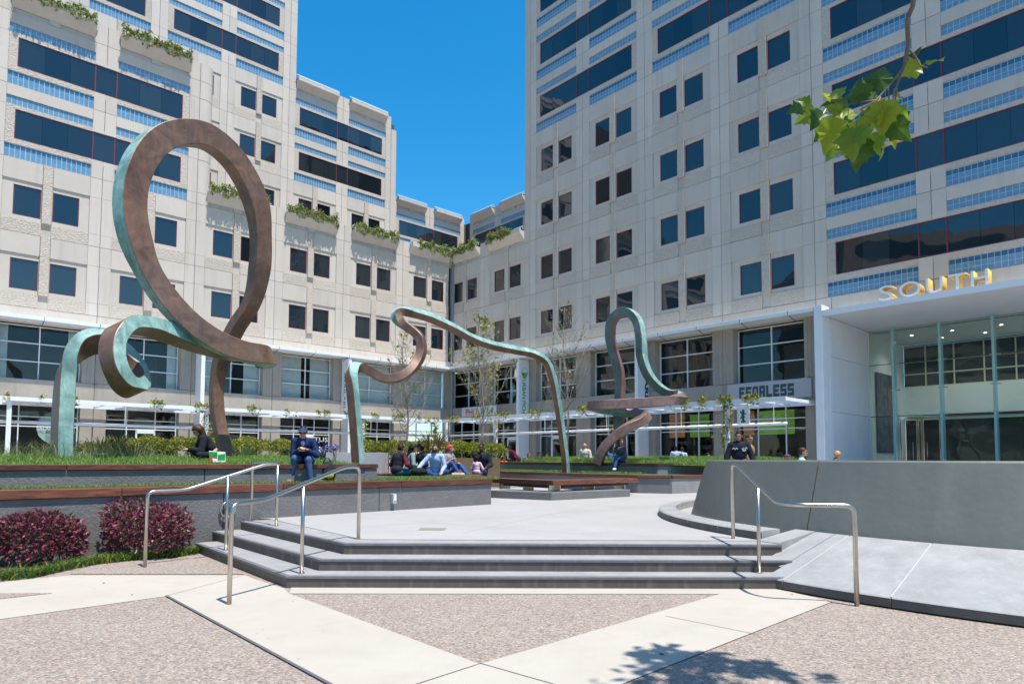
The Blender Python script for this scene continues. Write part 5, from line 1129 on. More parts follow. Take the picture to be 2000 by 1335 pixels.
def sdf_mesh(prims, h, k=.025, cut=None):
    A = []
    for p in prims:
        if p[0] == 'c': A += [np.array(p[1])-max(p[3:5]), np.array(p[1])+max(p[3:5]), np.array(p[2])-max(p[3:5]), np.array(p[2])+max(p[3:5])]
        else: r_ = max(p[2]); A += [np.array(p[1])-r_, np.array(p[1])+r_]
    A = np.array(A); o = A.min(0)-3*h; n = np.ceil((A.max(0)+3*h-o)/h).astype(int)+1
    gx, gy, gz = [o[i]+h*np.arange(n[i]) for i in range(3)]; D = np.full(n, 9., np.float32)
    for p in prims:
        if p[0] == 'c': r_ = max(p[3:5]); lo = np.minimum(p[1], p[2])-r_; hi = np.maximum(p[1], p[2])+r_
        else: r_ = max(p[2]); lo = np.array(p[1])-r_; hi = np.array(p[1])+r_
        i0 = np.maximum(0, ((lo-k*2-3*h-o)/h).astype(int)); i1 = np.minimum(n, ((hi+k*2+3*h-o)/h).astype(int)+2)
        X, Y, Z = np.meshgrid(gx[i0[0]:i1[0]], gy[i0[1]:i1[1]], gz[i0[2]:i1[2]], indexing='ij'); P = np.stack([X, Y, Z], -1)
        if p[0] == 'c':
            a, b_ = np.array(p[1], float), np.array(p[2], float); ab = b_-a; t = np.clip(((P-a)@ab)/(ab@ab+1e-9), 0, 1); d = np.linalg.norm(P-a-t[..., None]*ab, axis=-1)-(p[3]+(p[4]-p[3])*t)
        else:
            q = P-np.array(p[1]); 
            if len(p) > 3: q = q@p[3]
            r3 = np.array(p[2]); k0 = np.linalg.norm(q/r3, axis=-1); k1 = np.linalg.norm(q/(r3*r3), axis=-1); d = k0*(k0-1)/(k1+1e-9)
        s = D[i0[0]:i1[0], i0[1]:i1[1], i0[2]:i1[2]]; hh = np.clip(.5+.5*(s-d)/k, 0, 1); s[...] = s*(1-hh)+d*hh-k*hh*(1-hh)
    if cut is not None:
        X, Y, Z = np.meshgrid(gx, gy, gz, indexing='ij'); D = np.maximum(D, cut(X, Y, Z))
    return surface_nets(D, o, h)
def nrm(v): v = np.array(v, float); return v/(np.linalg.norm(v)+1e-9)
def basis(f):
    f = nrm(f); r_ = nrm(np.cross(f, [0, 0, 1])); return np.stack([r_, f, np.cross(r_, f)], 1)   # columns right, forward, up
def knee(hip, ank, l1, l2, hint):
    d = ank-hip; L = min(np.linalg.norm(d), l1+l2-.005); d = nrm(d); a = (l1*l1-l2*l2+L*L)/(2*L); hgt = sqrt(max(0, l1*l1-a*a)); hv = np.array(hint, float); hv = nrm(hv-d*(hv@d)); return hip+d*a+hv*hgt
SKIN = {'light': (.50, .27, .19), 'tan': (.36, .19, .12), 'dark': (.085, .042, .028), 'pink': (.52, .25, .19)}
def fab(c, nm='fabric'):
    key = '%s_%s' % (nm, '_'.join('%.3f' % x for x in lin(c)[:3])); c_ = lin(c)
    return mat(key, c_[:3], .85, c2=tuple(x*.72 for x in c_[:3]), scale=9., bump=.25, bscale=30, spec=.25)
def person(label, base, yaw, pose='stand', skin='light', top='#223', bottom='#334', hair=('short', '#221710'), shoes='#888', sleeves='long', scale=1., lean=.0, head=(0, -1, -.1), hands=None, hi=False, vest=None, cap=None, glasses=False, beard=False, legs=None, jacket=False, twist=0, group=None, legspread=.12, female=False, cut=None, collar=None):
    hv = .012 if hi else .017
    pel = np.array([0, 0, .95]); 
    if pose in ('sit', 'perch'): pel = np.array([0, 0, .11])
    if pose == 'floor': pel = np.array([0, 0, .11])
    up = nrm([0, -sin(lean), cos(lean)]); fwd = nrm([0, -cos(lean), -sin(lean)])
    neck = pel+up*.50; sw_ = .165 if female else .19; hw = .095
    rt = np.array([cos(twist), sin(twist), 0]); hd = nrm(head); hc = neck+up*.10+np.array([0, 0, .075])+hd*.035
    shl = {s: neck+rt*s*sw_-up*.055 for s in (-1, 1)}; hips = {s: pel+np.array([s*hw, 0, -.03]) for s in (-1, 1)}
    ankles = {}; knees = {}
    for s in (-1, 1):
        if pose == 'stand': ankles[s] = np.array([s*.10, .02*s, .09]); hint = (0, -1, 0)
        elif pose == 'walk': ankles[s] = np.array([s*.09, .22*s, .10+.05*(s > 0)]); hint = (0, -1, 0)
        elif pose == 'sit': ankles[s] = np.array([s*legspread, -.40, -.37]); hint = (0, -1, .6)
        elif pose == 'perch': ankles[s] = np.array([s*.03-.05, -.40-.16*(s > 0), -.30+.12*(s > 0)]); hint = (-.2*s, -1, 1)
        else: ankles[s] = np.array([-s*.10, -.34, -.04]); hint = (s*1.2, -.6, .35)
        if legs and s in legs: ankles[s] = np.array(legs[s][0], float); hint = legs[s][1]
        knees[s] = knee(hips[s], ankles[s], .44, .43, hint)
    HND = {}
    for s in (-1, 1):
        if hands and s in hands: HND[s] = np.array(hands[s], float)
        elif pose in ('stand', 'walk'): HND[s] = np.array([s*.27, -.10, .86])
        else: HND[s] = knees[s]+np.array([-s*.05, .08, .09])
    ELB = {s: knee(shl[s], HND[s], .30, .26, (s*.7, .75, -.6)) for s in (-1, 1)}
    B = basis(hd); R_ = B
    def H(x, y, z): return hc+B@np.array([x, y, z])
    ER = B
    def ell(c, r_): return ('e', c, r_, ER)
    C = lambda a, b_, r0, r1: ('c', a, b_, r0, r1)
    headp = [ell(H(0, -.012, .028), (.074, .092, .088)), ell(H(0, .018, -.035), (.056, .066, .068)), C(H(0, .088, .012), H(0, .106, -.022), .010, .015), ell(H(.077, -.015, -.008), (.014, .025, .033)), ell(H(-.077, -.015, -.008), (.014, .025, .033)), ell(H(0, .072, -.082), (.028, .02, .018)),
             C(H(-.03, .083, .03), H(.03, .083, .03), .010, .010), C(H(-.02, .088, -.052), H(.02, .088, -.052), .008, .008)]
    body = headp+[C(neck-up*.04, hc-hd*.02-np.array([0, 0, .06]), .058, .050)]
    tors = [('e', pel+up*.06, (.165, .115, .13)), ('e', pel+up*.22+fwd*.01, (.145 if female else .155, .105, .16)), ('e', pel+up*.36+fwd*.01, (.155 if female else .18, .115, .15)), C(shl[-1]+rt*.03, shl[1]-rt*.03, .062, .062)]
    Bt = np.stack([rt, -np.cross(up, rt)*-1, up], 1) if False else np.stack([nrm(rt), nrm(np.cross(up, rt)), up], 1)
    tors = [(t[0], t[1], t[2], Bt) if t[0] == 'e' else t for t in tors]
    body += tors
    arms = []; fore = []; thigh = []; shin = []; feet = []; hnd = []
    for s in (-1, 1):
        arms.append(C(shl[s], ELB[s], .052, .042)); fore.append(C(ELB[s], HND[s], .042, .028))
        thigh.append(C(hips[s], knees[s], .085, .056)); shin.append(C(knees[s], ankles[s], .056, .038))
        fd = nrm([hint[0]*0+(.12*s), -1, 0]) if pose != 'floor' else nrm([-s*.8, -.6, 0]); 
        feet.append(C(ankles[s]+np.array([0, .03, -.045]), ankles[s]+fd*.15+np.array([0, 0, -.062]), .042, .034))
        d = nrm(HND[s]-ELB[s]); d = nrm(d+np.array([0, -.2, -.1])); sd = nrm(np.cross(d, [0, 0, 1])); pn = np.cross(sd, d)
        hnd.append(('e', HND[s]+d*.045, (.040, .052, .018), np.stack([sd, d, pn], 1)))
        for q in range(4):
            b0 = HND[s]+d*.085+sd*(-.030+.020*q); ln = (.055, .066, .062, .048)[q]; m_ = b0+d*ln*.55-pn*.006; hnd += [C(b0, m_, .0095, .009), C(m_, m_+d*ln*.35-pn*ln*.5, .009, .0075)]
        t0 = HND[s]+d*.025-sd*s*.035; hnd.append(C(t0, t0+d*.05-sd*s*.022-pn*.012, .0115, .009))
    body += arms+fore+thigh+shin+feet+hnd
    V, Q = sdf_mesh(body, hv, .022)
    S_ = Matrix.Translation(Vector([float(x) for x in base])) @ Matrix.Rotation(yaw, 4, 'Z'); e = empty('person', base, yaw, label, 'person', group); e.scale = (1, 1, 1)
    def add(nm, VF, mts, mi=None): return place(nm, npmesh(nm, VF[0]*scale, VF[1], mts, mi, True), e)
    sk = mat('skin_'+skin, SKIN[skin], .5, c2=tuple(x*.85 for x in SKIN[skin]), scale=14., spec=.35); eye = mat('eye_dark', (.012, .01, .01), .3); lip = mat('lip_'+skin, tuple(x*y for x, y in zip(SKIN[skin], (.75, .5, .5))), .5)
    fc = V[Q].mean(1); loc = (fc-hc)@B; mi = np.zeros(len(Q), int)
    for sx in (-.032, .032): mi[(np.abs(loc[:, 0]-sx) < .013) & (np.abs(loc[:, 2]-.012) < .009) & (loc[:, 1] > .05)] = 1
    mi[(np.abs(loc[:, 0]) < .024) & (np.abs(loc[:, 2]+.053) < .008) & (loc[:, 1] > .06)] = 2
    if beard: mi[(loc[:, 2] < -.03) & (loc[:, 1] > .0) & (loc[:, 2] > -.13) & ~((np.abs(loc[:, 0]) < .024) & (np.abs(loc[:, 2]+.053) < .008))] = 3
    add('body', (V, Q), [sk, eye, lip, fab(hair[1], 'hair')], mi)
    # clothing: the same limbs grown a little and cut at cuffs, waist and neck
    def grow(ps, g_): return [(p[0], p[1], tuple(x+g_ for x in p[2]), *p[3:]) if p[0] == 'e' else ('c', p[1], p[2], p[3]+g_, p[4]+g_) for p in ps]
    wr = {s: HND[s]-nrm(HND[s]-ELB[s])*.02 for s in (-1, 1)}
    sl = [C(shl[s], ELB[s], .052, .045) for s in (-1, 1)]+([C(ELB[s], wr[s], .045, .030) for s in (-1, 1)] if sleeves == 'long' else [])
    if sleeves == 'short': sl = [C(shl[s], shl[s]*.35+ELB[s]*.65, .055, .055) for s in (-1, 1)]
    hem = [('e', pel+up*(-.02 if jacket else .03), (.172, .125, .12), Bt)]
    add('shirt' if not jacket else 'jacket', sdf_mesh(grow(tors[1:]+sl+hem, .016 if not jacket else .03)+[C(neck-up*.03, neck+up*(.02 if not jacket else .045), .068, .064)], hv, .02), [fab(top)])
    if vest: add('vest', sdf_mesh(grow(tors[1:]+hem, .034), hv, .02), [fab(vest)])
    if collar: add('inner_shirt', sdf_mesh([('e', neck-up*.07+fwd*.085, (.05, .05, .085), Bt)], hv, .01), [fab(collar)])
    add('trousers', sdf_mesh(grow([('e', pel+up*.0, (.165, .118, .115), Bt)]+thigh+[C(knees[s], ankles[s]+nrm(knees[s]-ankles[s])*.03, .056, .042) for s in (-1, 1)], .014), hv, .02), [fab(bottom)])
    for s in (0, 1): add('shoe', sdf_mesh(grow([feet[s]], .012), hv, .01), [fab(shoes)])
    hk, hcol = hair[0], hair[1]; hm = fab(hcol, 'hair'); hm.node_tree.nodes['Principled BSDF'].inputs['Roughness'].default_value = .5
    def L(X, Y, Z): P = np.stack([X, Y, Z], -1)-hc; return P@B
    face = lambda X, Y, Z: (lambda q: np.minimum(q[..., 1]-.022, .058+.25*np.minimum(0, q[..., 1]-.06)-q[..., 2]))(L(X, Y, Z))     # removes the front-lower part
    if hk in ('short', 'curly', 'long', 'bun', 'shaved'):
        g_ = {'short': .012, 'curly': .03, 'long': .018, 'bun': .014, 'shaved': .003}[hk]
        hp_ = [ell(H(0, -.018, .03), (.076+g_, .096+g_, .090+g_)), ell(H(0, -.045, -.02), (.070+g_, .06+g_, .06))]
        if hk == 'curly': hp_ += [('e', H(*(rng.normal(size=3)*[.06, .06, .05]+[0, -.03, .06])), (.045, .045, .045)) for i in range(10)]
        VQ = sdf_mesh(hp_, hv, .02, face)
        if hk == 'long':
            lp = [C(H(0, -.075, .0), neck+np.array([0, .085, -.22])+rt*.01, .075, .055), C(H(.06, -.05, .0), neck+rt*.09+np.array([0, .03, -.17]), .04, .03), C(H(-.06, -.05, .0), neck-rt*.09+np.array([0, .03, -.17]), .04, .03), C(H(0, -.08, -.02), neck+np.array([0, .10, -.12]), .07, .07)]
            VQ = sdf_mesh(hp_+lp, hv, .03, face)
        if hk == 'bun': VQ = sdf_mesh(hp_+[('e', H(0, -.10, .06), (.05, .05, .05))], hv, .02, face)
        add('hair', VQ, [hm])
    if cap:
        add('cap', sdf_mesh([ell(H(0, -.012, .045), (.094, .114, .070)), ell(H(0, .088, .052), (.075, .075, .014))], hv, .015, lambda X, Y, Z: -(L(X, Y, Z)[..., 2]-.036)), [fab(cap)])
    if glasses:
        add('sunglasses', sdf_mesh([ell(H(-.034, .088, .012), (.028, .012, .019)), ell(H(.034, .088, .012), (.028, .012, .019)), C(H(-.07, .085, .018), H(.07, .085, .018), .006, .006), C(H(-.07, .085, .018), H(-.078, 0, .012), .005, .005), C(H(.07, .085, .018), H(.078, 0, .012), .005, .005)], .007, .006), [m_black])
    for o in e.children: pass
    return e, dict(hc=hc, HND=HND, B=B, knees=knees, ankles=ankles)
def loc2w(base, yaw, p):
    c, s = cos(yaw), sin(yaw); return np.array(base)+np.array([p[0]*c-p[1]*s, p[0]*s+p[1]*c, p[2]])
def at_seat(px, py, Y): return tuple(Yd(px, py, Y))
# the reader in the flat cap
sy = 13.45; Pm = Yd(597, 906, sy); Pm[2] = 1.375
e, J = person('man in a navy sweater and flat cap reading a phone on the upper seat wall', tuple(Pm), .12, 'sit', 'light', '#1d325a', '#46618a', ('short', '#2a2018'), '#7d7f80', lean=.62, head=(.12, -.92, -.40), hands={-1: (-.05, -.46, .30), 1: (.12, -.46, .29)}, hi=True, cap='#33435f', glasses=True, collar='#b9b4d8', legs={-1: ((-.22, -.36, -.30), (0, -1, .6)), 1: ((.18, -.40, -.33), (0, -1, .6))}, scale=.97)
b = MB(); b.box(-.06, .06, -.012, .012, -.05, .05); hp = loc2w(Pm, .12, np.array([.03, -.56, .30])*.97)
ph = place('phone', b.mesh('phone', m_black, bevel=.004), None, Matrix.Translation(Vector(hp)) @ Matrix.Rotation(.12, 4, 'Z') @ Matrix.Rotation(-.6, 4, 'X')); tag(ph, 'black phone held by the seated reader in the cap', 'phone')
def bag(name, label, cat, c, dims, col, col2, strap=True, rz_=0.):
    e = empty(name, tuple(c), rz_, label, cat); w, d, h = dims
    V, Q = sdf_mesh([('e', np.array([0, 0, h*.45]), (w/2, d/2, h*.5)), ('e', np.array([0, -d*.3, h*.3]), (w*.36, d*.35, h*.26))], .014, .03, lambda X, Y, Z: -Z); place('bag_body', npmesh('bag_body', V, Q, [fab(col)], None, True), e)
    V, Q = sdf_mesh([('e', np.array([0, -d*.45, h*.28]), (w*.3, d*.2, h*.2))], .014, .03); place('front_pocket', npmesh('front_pocket', V, Q, [fab(col2)], None, True), e)
    if strap:
        m = MB(); m.tube([(-w*.3, d*.2, h*.8), (-w*.1, d*.3, h*1.1), (w*.1, d*.3, h*1.1), (w*.3, d*.2, h*.8)], .013, 6); place('strap', m.mesh('strap', m_black, True), e)
    return e
c = G(640, 938, 1.035); c[2] = 1.035; bag('backpack', 'black backpack with a yellow pocket beside the feet of the seated reader', 'backpack', c, (.34, .26, .42), '#23262b', '#c9c21e', rz_=.5)
# woman with the tote in the left bed
Pm = Yd(420, 899, 15.0); Pm[2] = 1.46
person('woman in a black puffer jacket bending over her phone in the left grass', tuple(Pm), -.95, 'floor', 'light', '#20222c', '#1e222c', ('long', '#4a2f1e'), '#333', lean=.65, head=(0, -.75, -.65), hands={-1: (-.04, -.55, .22), 1: (.08, -.55, .22)}, jacket=True, female=True)
c = Yd(425, 905, 13.7); tb = empty('tote_bag', (c[0], c[1], 1.40), .35, 'green and white tote bag lying on the bed edge', 'bag'); tb.scale = (.72, .72, .72)
b = MB(); b.add([(-.2, -.03, 0), (.22, -.05, 0), (.2, -.01, .3), (-.24, .0, .33), (-.2, .09, 0), (.22, .07, 0), (.2, .06, .3), (-.24, .07, .33)], [(0, 1, 2, 3), (5, 4, 7, 6), (1, 5, 6, 2), (4, 0, 3, 7), (3, 2, 6, 7), (1, 0, 4, 5)]); place('bag_body', b.mesh('bag_body', fab('#e8ece6'), bevel=.01), tb)
b = MB(); b.add([(-.222, -.034, .17), (.0, -.046, .17), (-.02, -.04, .30), (-.232, -.02, .31)], [(0, 1, 2, 3)]); b.add([(.01, -.048, .1), (.2, -.052, .08), (.2, -.03, .25), (.01, -.045, .22)], [(0, 1, 2, 3)]); place('green_print', b.mesh('green_print', fab('#1f9a3d')), tb)
b = MB(); b.add([(-.21, -.036, .02), (-.12, -.045, .02), (-.15, -.04, .16), (-.225, -.036, .16)], [(0, 1, 2, 3)]); place('orange_print', b.mesh('orange_print', fab('#e0692f')), tb)
# the group on the plank deck (top at 1.03)
DZ = 1.03
def gd(px, Y): p = Yd(px, 925, Y); return (p[0], p[1], DZ)
person('man in a black padded vest with maroon sleeves seen from behind', gd(775, 19.0), 2.5, 'floor', 'light', '#6b1d33', '#2d6c8c', ('short', '#2e1f16'), '#444', vest='#26282e', lean=.22, head=(.25, -.9, -.25), twist=.0)
person('woman with long black hair in a grey green jacket on the deck', gd(797, 19.3), 2.0, 'floor', 'tan', '#7d8d90', '#25272d', ('long', '#15151a'), '#333', lean=.2, head=(-.2, -.9, -.2), female=True)
person('curly haired man in dark clothes facing left behind the blue shirt', gd(826, 20.1), -.9, 'floor', 'light', '#26262b', '#22252c', ('curly', '#3a2519'), '#333', lean=.12, head=(-.3, -.9, -.15), hands={-1: (-.1, -.35, .40), 1: (.25, -.3, .2)})
person('bearded man in a light blue shirt leaning back on the deck', gd(850, 18.6), .15, 'floor', 'light', '#aabfe2', '#2b4a86', ('short', '#3a2418'), '#555', lean=.32, head=(-.3, -.95, .0), beard=True, hands={-1: (-.50, -.32, .16), 1: (.16, -.42, .10)}, twist=-.35)
person('woman with long red hair in a grey top and bright jeans', gd(872, 20.2), .9, 'floor', 'pink', '#8d9092', '#2c5a93', ('long', '#b54a3c'), '#ccc', lean=.18, head=(.4, -.9, -.1), female=True, legs={-1: ((.0, -.55, -.02), (-.3, -.4, 1)), 1: ((.2, -.72, -.03), (.2, -.3, .4))}, sleeves='short')
b = MB(); c = np.array(gd(895, 19.0)); b.box(c[0]-.18, c[0]+.18, c[1]-.12, c[1]+.12, DZ+.002, DZ+.05); ft = b.build('food_tray', fab('#efe9e2'), None, bevel=.01, label='white food tray with red food beside the red haired woman', cat='tray')
V, Q = sdf_mesh([('e', np.array([x, y, .06]), (.05, .05, .03)) for x, y in ((-.08, 0), (.02, .03), (.09, -.03))], .012, .02); place('food', npmesh('food', V, Q, [fab('#c4472c')], None, True), ft)
V, Q = sdf_mesh([('e', np.array([0, 0, .10]), (.24, .16, .12))], .016, .02); o = place('bag', npmesh('bag', V, Q, [fab('#1d1e21')], None, True), None, Matrix.Translation(gd(818, 18.0))); tag(o, 'soft black bag on the deck in front of the blue shirt', 'bag')
b0 = Yd(940, 921, 20.6); b0[2] = 1.02
person('large man in a black hoodie resting his chin on his hand', tuple(b0), .05, 'sit', 'dark', '#23252b', '#1f2c44', ('shaved', '#0d0b0a'), '#222', lean=.18, head=(-.25, -.95, -.05), hands={-1: (-.02, -.24, .50), 1: (.14, -.34, .20)}, jacket=True, scale=1.08)
b1 = Yd(931, 925, 20.0); b1[2] = 1.02
person('toddler with curly hair in a pale pink top in front of the black hoodie', tuple(b1), 2.9, 'floor', 'dark', '#d9bccb', '#8f8aa0', ('curly', '#2a1a12'), '#ddd', lean=.05, scale=.60, female=True, head=(.2, -1, 0))
# people beyond the right bed
def beyond(label, px, pyhead, Y, yaw, hpose='stand', **kw):
    """place so that the head top lands at the given sight line"""
    hh = kw.pop('hh', None); z = Yd(px, pyhead, Y)[2]; sc = kw.get('scale', 1.)
    tot = {'stand': 1.79, 'walk': 1.79, 'sit': .90, 'floor': .90}[hpose]*sc-(1-cos(kw.get('lean', 0)))*.6*sc
    zb_ = z-tot
    if hpose in ('stand', 'walk'): sc2 = (z-PZ)/1.79; kw['scale'] = sc2; zb_ = PZ
    p = Yd(px, pyhead, Y); return person(label, (p[0], p[1], zb_), yaw, hpose, **kw)
person('man in a maroon top hunched forward on the left end of the right bed', tuple([*Yd(1012, 898, 30.5)[:2], 1.38]), -1.3, 'sit', 'tan', '#6f2038', '#20242c', ('short', '#17120f'), '#333', lean=.75, head=(0, -.9, -.45))
beyond('bald man in a beige jacket behind the right lawn', 1143, 863, 29.5, -.6, 'stand', skin='pink', top='#cfc6b4', bottom='#555a60', hair=('none', '#999'), jacket=True, collar='#8e98a0', head=(-.2, -1, -.3))
Pw = np.array([*Yd(1213, 907, 25.0)[:2], 1.365])
person('curly haired woman in jeans sitting cross legged on the right seat wall', tuple(Pw), -.55, 'perch', 'light', '#4d5154', '#2b5c96', ('long', '#6b3f22'), '#e4e2de', lean=.12, head=(1, -.5, -.1), female=True, hands={-1: (-.06, -.33, .20), 1: (.10, -.34, .19)}, scale=1.02)
beyond('dark haired person in a blue shirt behind the coiled sculpture', 1193, 873, 29, .6, 'sit', skin='tan', top='#3f5f93', bottom='#222', hair=('short', '#15110f'), lean=.2)
beyond('person in a pale blue shirt standing with back turned by the shop window', 1320, 868, 31, 2.9, 'stand', skin='tan', top='#a8bdd2', bottom='#2a3140', hair=('short', '#1a1512'))
beyond('second pale blue shirted person standing just right of the first', 1332, 871, 31.6, 2.6, 'stand', skin='light', top='#b4c4d4', bottom='#2a3140', hair=('short', '#2a1f18'))
beyond('child in a bright blue jacket in front of the two pale blue shirts', 1330, 886, 28.5, .2, 'floor', skin='dark', top='#2a55b8', bottom='#222', hair=('short', '#14100e'), scale=.8)
beyond('person with dark hair near the vine column behind the lawn', 1381, 884, 30, 1.2, 'sit', skin='tan', top='#7f8fa3', bottom='#222', hair=('short', '#15110f'))
beyond('person in an orange top at the hedge end left of the maroon man', 985, 890, 31, .3, 'sit', skin='tan', top='#d2622a', bottom='#333', hair=('short', '#15110f'), scale=.85)
beyond('auburn haired person low behind the right bed edge', 1033, 884, 33, .3, 'sit', skin='light', top='#9c7a6a', bottom='#333', hair=('long', '#7a4026'), female=True)
beyond('small dark haired head left of the long sculpture leg', 1053, 882, 34, .8, 'sit', skin='tan', top='#2a2c33', bottom='#222', hair=('short', '#15110f'))
beyond('dark haired diner in a grey top beside the long sculpture leg', 1070, 884, 33, -.8, 'sit', skin='tan', top='#3b3f48', bottom='#222', hair=('short', '#15110f'))
# people behind the round green wall
pb_, _j = beyond('stocky person in a black embroidered jacket and sunglasses behind the green wall', 1443, 838, 17.2, -.25, 'stand', skin='tan', top='#1b1f2b', bottom='#2a2d35', hair=('short', '#14110f'), glasses=True, jacket=True, hi=True, hands={-1: (-.34, -.12, .86), 1: (.34, -.12, .88)}, head=(-.25, -1, -.12))
m_emb = mat('embroidery', (.62, .63, .68), .7); b = MB()
sc_ = (Yd(1443, 838, 17.2)[2]-PZ)/1.79
for sx, pts in ((-1, [(-.17, 1.29), (-.13, 1.33), (-.11, 1.28), (-.07, 1.32), (-.045, 1.29)]), (1, [(.05, 1.31), (.08, 1.28), (.10, 1.33), (.13, 1.29), (.16, 1.34), (.18, 1.30)]), (1, [(.06, 1.26), (.11, 1.25), (.15, 1.27)])):
    b.tube([(x*sc_, (-.158+abs(x)*.17)*sc_, z*sc_) for x, z in pts], .011, 5)
place('embroidery', b.mesh('embroidery', m_emb), pb_)
beyond('nearly bald man in a tan coat walking behind the black jacket', 1462, 845, 19.0, 1.0, 'walk', skin='tan', top='#9a7c55', bottom='#d8d8da', hair=('shaved', '#3a3029'), jacket=True, collar='#24305a', head=(-.5, -.8, -.2))
beyond('person with short hair and glasses in a mint shirt seated in profile', 1563, 874, 17.5, 1.15, 'sit', skin='light', top='#a9d0c4', bottom='#445', hair=('short', '#4a2a20'), glasses=True, lean=.05, head=(.1, -1, -.05))
beyond('fair haired child in a camouflage jacket holding a cup', 1622, 880, 15.5, 1.2, 'sit', skin='pink', top='#5c6148', bottom='#556', hair=('short', '#c79a5e'), lean=.3, scale=.72, head=(.2, -1, -.5))
beyond('person in a grey cap low behind the green wall beside the mint shirt', 1529, 886, 19, 2.2, 'sit', skin='tan', top='#23272e', bottom='#223', hair=('none', '#222'), cap='#4c505c', lean=.35)
# man on the balcony
c = np.array(wm(bA) @ Vector((2.6, -.85, LZ(3)+.05))); q = Yd(776, 462, float(c[1])); 
person('man in a white shirt on the phone leaning at the terrace parapet', (q[0], c[1], LZ(3)+.03), .3, 'stand', 'tan', '#d6dde8', '#2b2f3a', ('short', '#15110f'), '#222', hands={-1: (-.13, -.12, 1.55), 1: (.25, -.25, 1.15)}, head=(-.5, -.9, -.1), scale=1.04)
# ================================================================== OVERHANGING PLANE TREE
l_plane = leafmat('leaf_plane', (.16, .27, .025), (.24, .34, .03), 9., .38, .5); l_plane3 = leafmat('leaf_plane_bright', (.30, .38, .03), (.36, .40, .04), 9., .35, .55); l_plane2 = leafmat('leaf_plane_deep', (.05, .115, .015), (.075, .15, .02), 9., .3, .4)
tree = empty('plane_tree', (3.9, -.4, 0), 0, 'plane tree whose leafy twig hangs into the upper right and shades the ground', 'tree')
m = MB(); tk = [np.array(p) for p in ((3.9, -.4, 0), (3.95, -.35, 1.5), (3.85, -.2, 3.2), (3.7, .1, 4.6), (3.6, .5, 6.2))]; m.tube(tk, [.19, .15, .13, .10, .05], 12); m.build('trunk', m_bark, tree, smooth=True)
def br(pts, rs, nm='branch'):
    m = MB(); m.tube([np.array(p) for p in pts], rs, 7); m.build(nm, mat('twig_brown', (.17, .10, .06), .7, c2=(.24, .16, .10), scale=30.), tree, smooth=True)
bt = [Yd(x, y, 3.3) for x, y in ((1800, -260), (1795, -120), (1788, -30), (1783, 12), (1772, 38), (1774, 90), (1766, 130), (1752, 165), (1748, 200))]
br([(3.7, .1, 4.6), (3.4, 1.6, 5.4), (2.9, 2.7, 5.1)]+bt[:2], [.08, .05, .03, .02, .016]); br(bt[1:], [.015, .013, .0125, .012, .011, .009, .006, .004]); br([bt[6], Yd(1735, 170, 3.3), Yd(1712, 195, 3.28), Yd(1680, 215, 3.25)], [.006, .005, .004, .003]); br([bt[5]+[0, 0, -.02], Yd(1786, 108, 3.3), Yd(1797, 128, 3.28), Yd(1812, 133, 3.27)], [.005, .0045, .004, .003])
for a, b_ in (((5.5, 2.0, 7.5), (4.4, 1.2, 6.3)), ((3.9, 2.4, 6.9), (3.7, 1.4, 6.2))): br([(3.6, .5, 5.6), b_, a], [.07, .045, .012])
shape = [(0, 0), (.10, -.04), (.24, .0), (.40, .06), (.36, .17), (.46, .27), (.56, .40), (.42, .44), (.34, .50), (.38, .62), (.27, .64), (.20, .72), (.12, .84), (0, 1.0), (-.12, .84), (-.20, .72), (-.27, .64), (-.38, .62), (-.34, .50), (-.42, .44), (-.56, .40), (-.46, .27), (-.36, .17), (-.40, .06), (-.24, .0), (-.10, -.04)]
def plane_leaf(p, tip, nrm_, L, mt):
    p = np.array(p); d = nrm(tip); s = nrm(np.cross(d, nrm_)); u = np.cross(s, d); V = [p+d*L*.42]+[p+s*x*L+d*y*L+u*L*(.30*abs(x)-.22*y*y+.03*sin(9*x+5*y)) for x, y in shape]; n = len(shape)
    m = MB(); m.add(V, [(0, i+1, (i+1) % n+1) for i in range(n)]); m.tube([p-d*L*.35+np.array([0, 0, .01]), p], .002, 4); return m.build('leaf', [mt], tree)
lf = [(1580, 205, 140, 40), (1566, 212, -160, 46), (1620, 200, 120, 40), (1640, 190, 95, 44), (1655, 232, -100, 60), (1725, 215, -50, 60), (1705, 225, -140, 54), (1685, 235, -80, 60), (1732, 262, -60, 50), (1645, 285, -95, 46), (1668, 290, -80, 44), (1758, 212, -40, 36), (1592, 218, 200, 62), (1608, 222, -130, 66), (1628, 232, -95, 88), (1632, 268, -110, 80), (1655, 205, 150, 72), (1668, 222, -160, 84), (1672, 250, -105, 92), (1682, 198, 100, 62), (1690, 188, 60, 74), (1704, 205, -60, 76), (1712, 178, 75, 80), (1728, 198, -90, 84), (1742, 210, -20, 56), (1738, 232, -70, 88), (1700, 238, -130, 80), (1716, 258, -90, 62), (1690, 270, -100, 86), (1660, 262, -140, 66), (1748, 188, 30, 40), (1742, 248, -30, 46), (1798, 130, 195, 62), (1818, 126, 35, 52), (1789, 112, 80, 30), (1722, 272, -75, 60), (1645, 212, 170, 46), (1612, 246, -120, 52)]
for i, (x, y, ang, Lp) in enumerate(lf):
    Y = 3.3+rng.uniform(-.22, .2); p = Yd(x, y, Y); a = radians(ang); d = np.array([cos(a), rng.uniform(-.7, .7), sin(a)]); nn = nrm(np.array([rng.normal()*1.0, -.7, rng.normal()*1.0+.3])); plane_leaf(p, d, nn, Lp*3.3/FPX*.74, (l_plane, l_plane2, l_plane3)[i % 3])
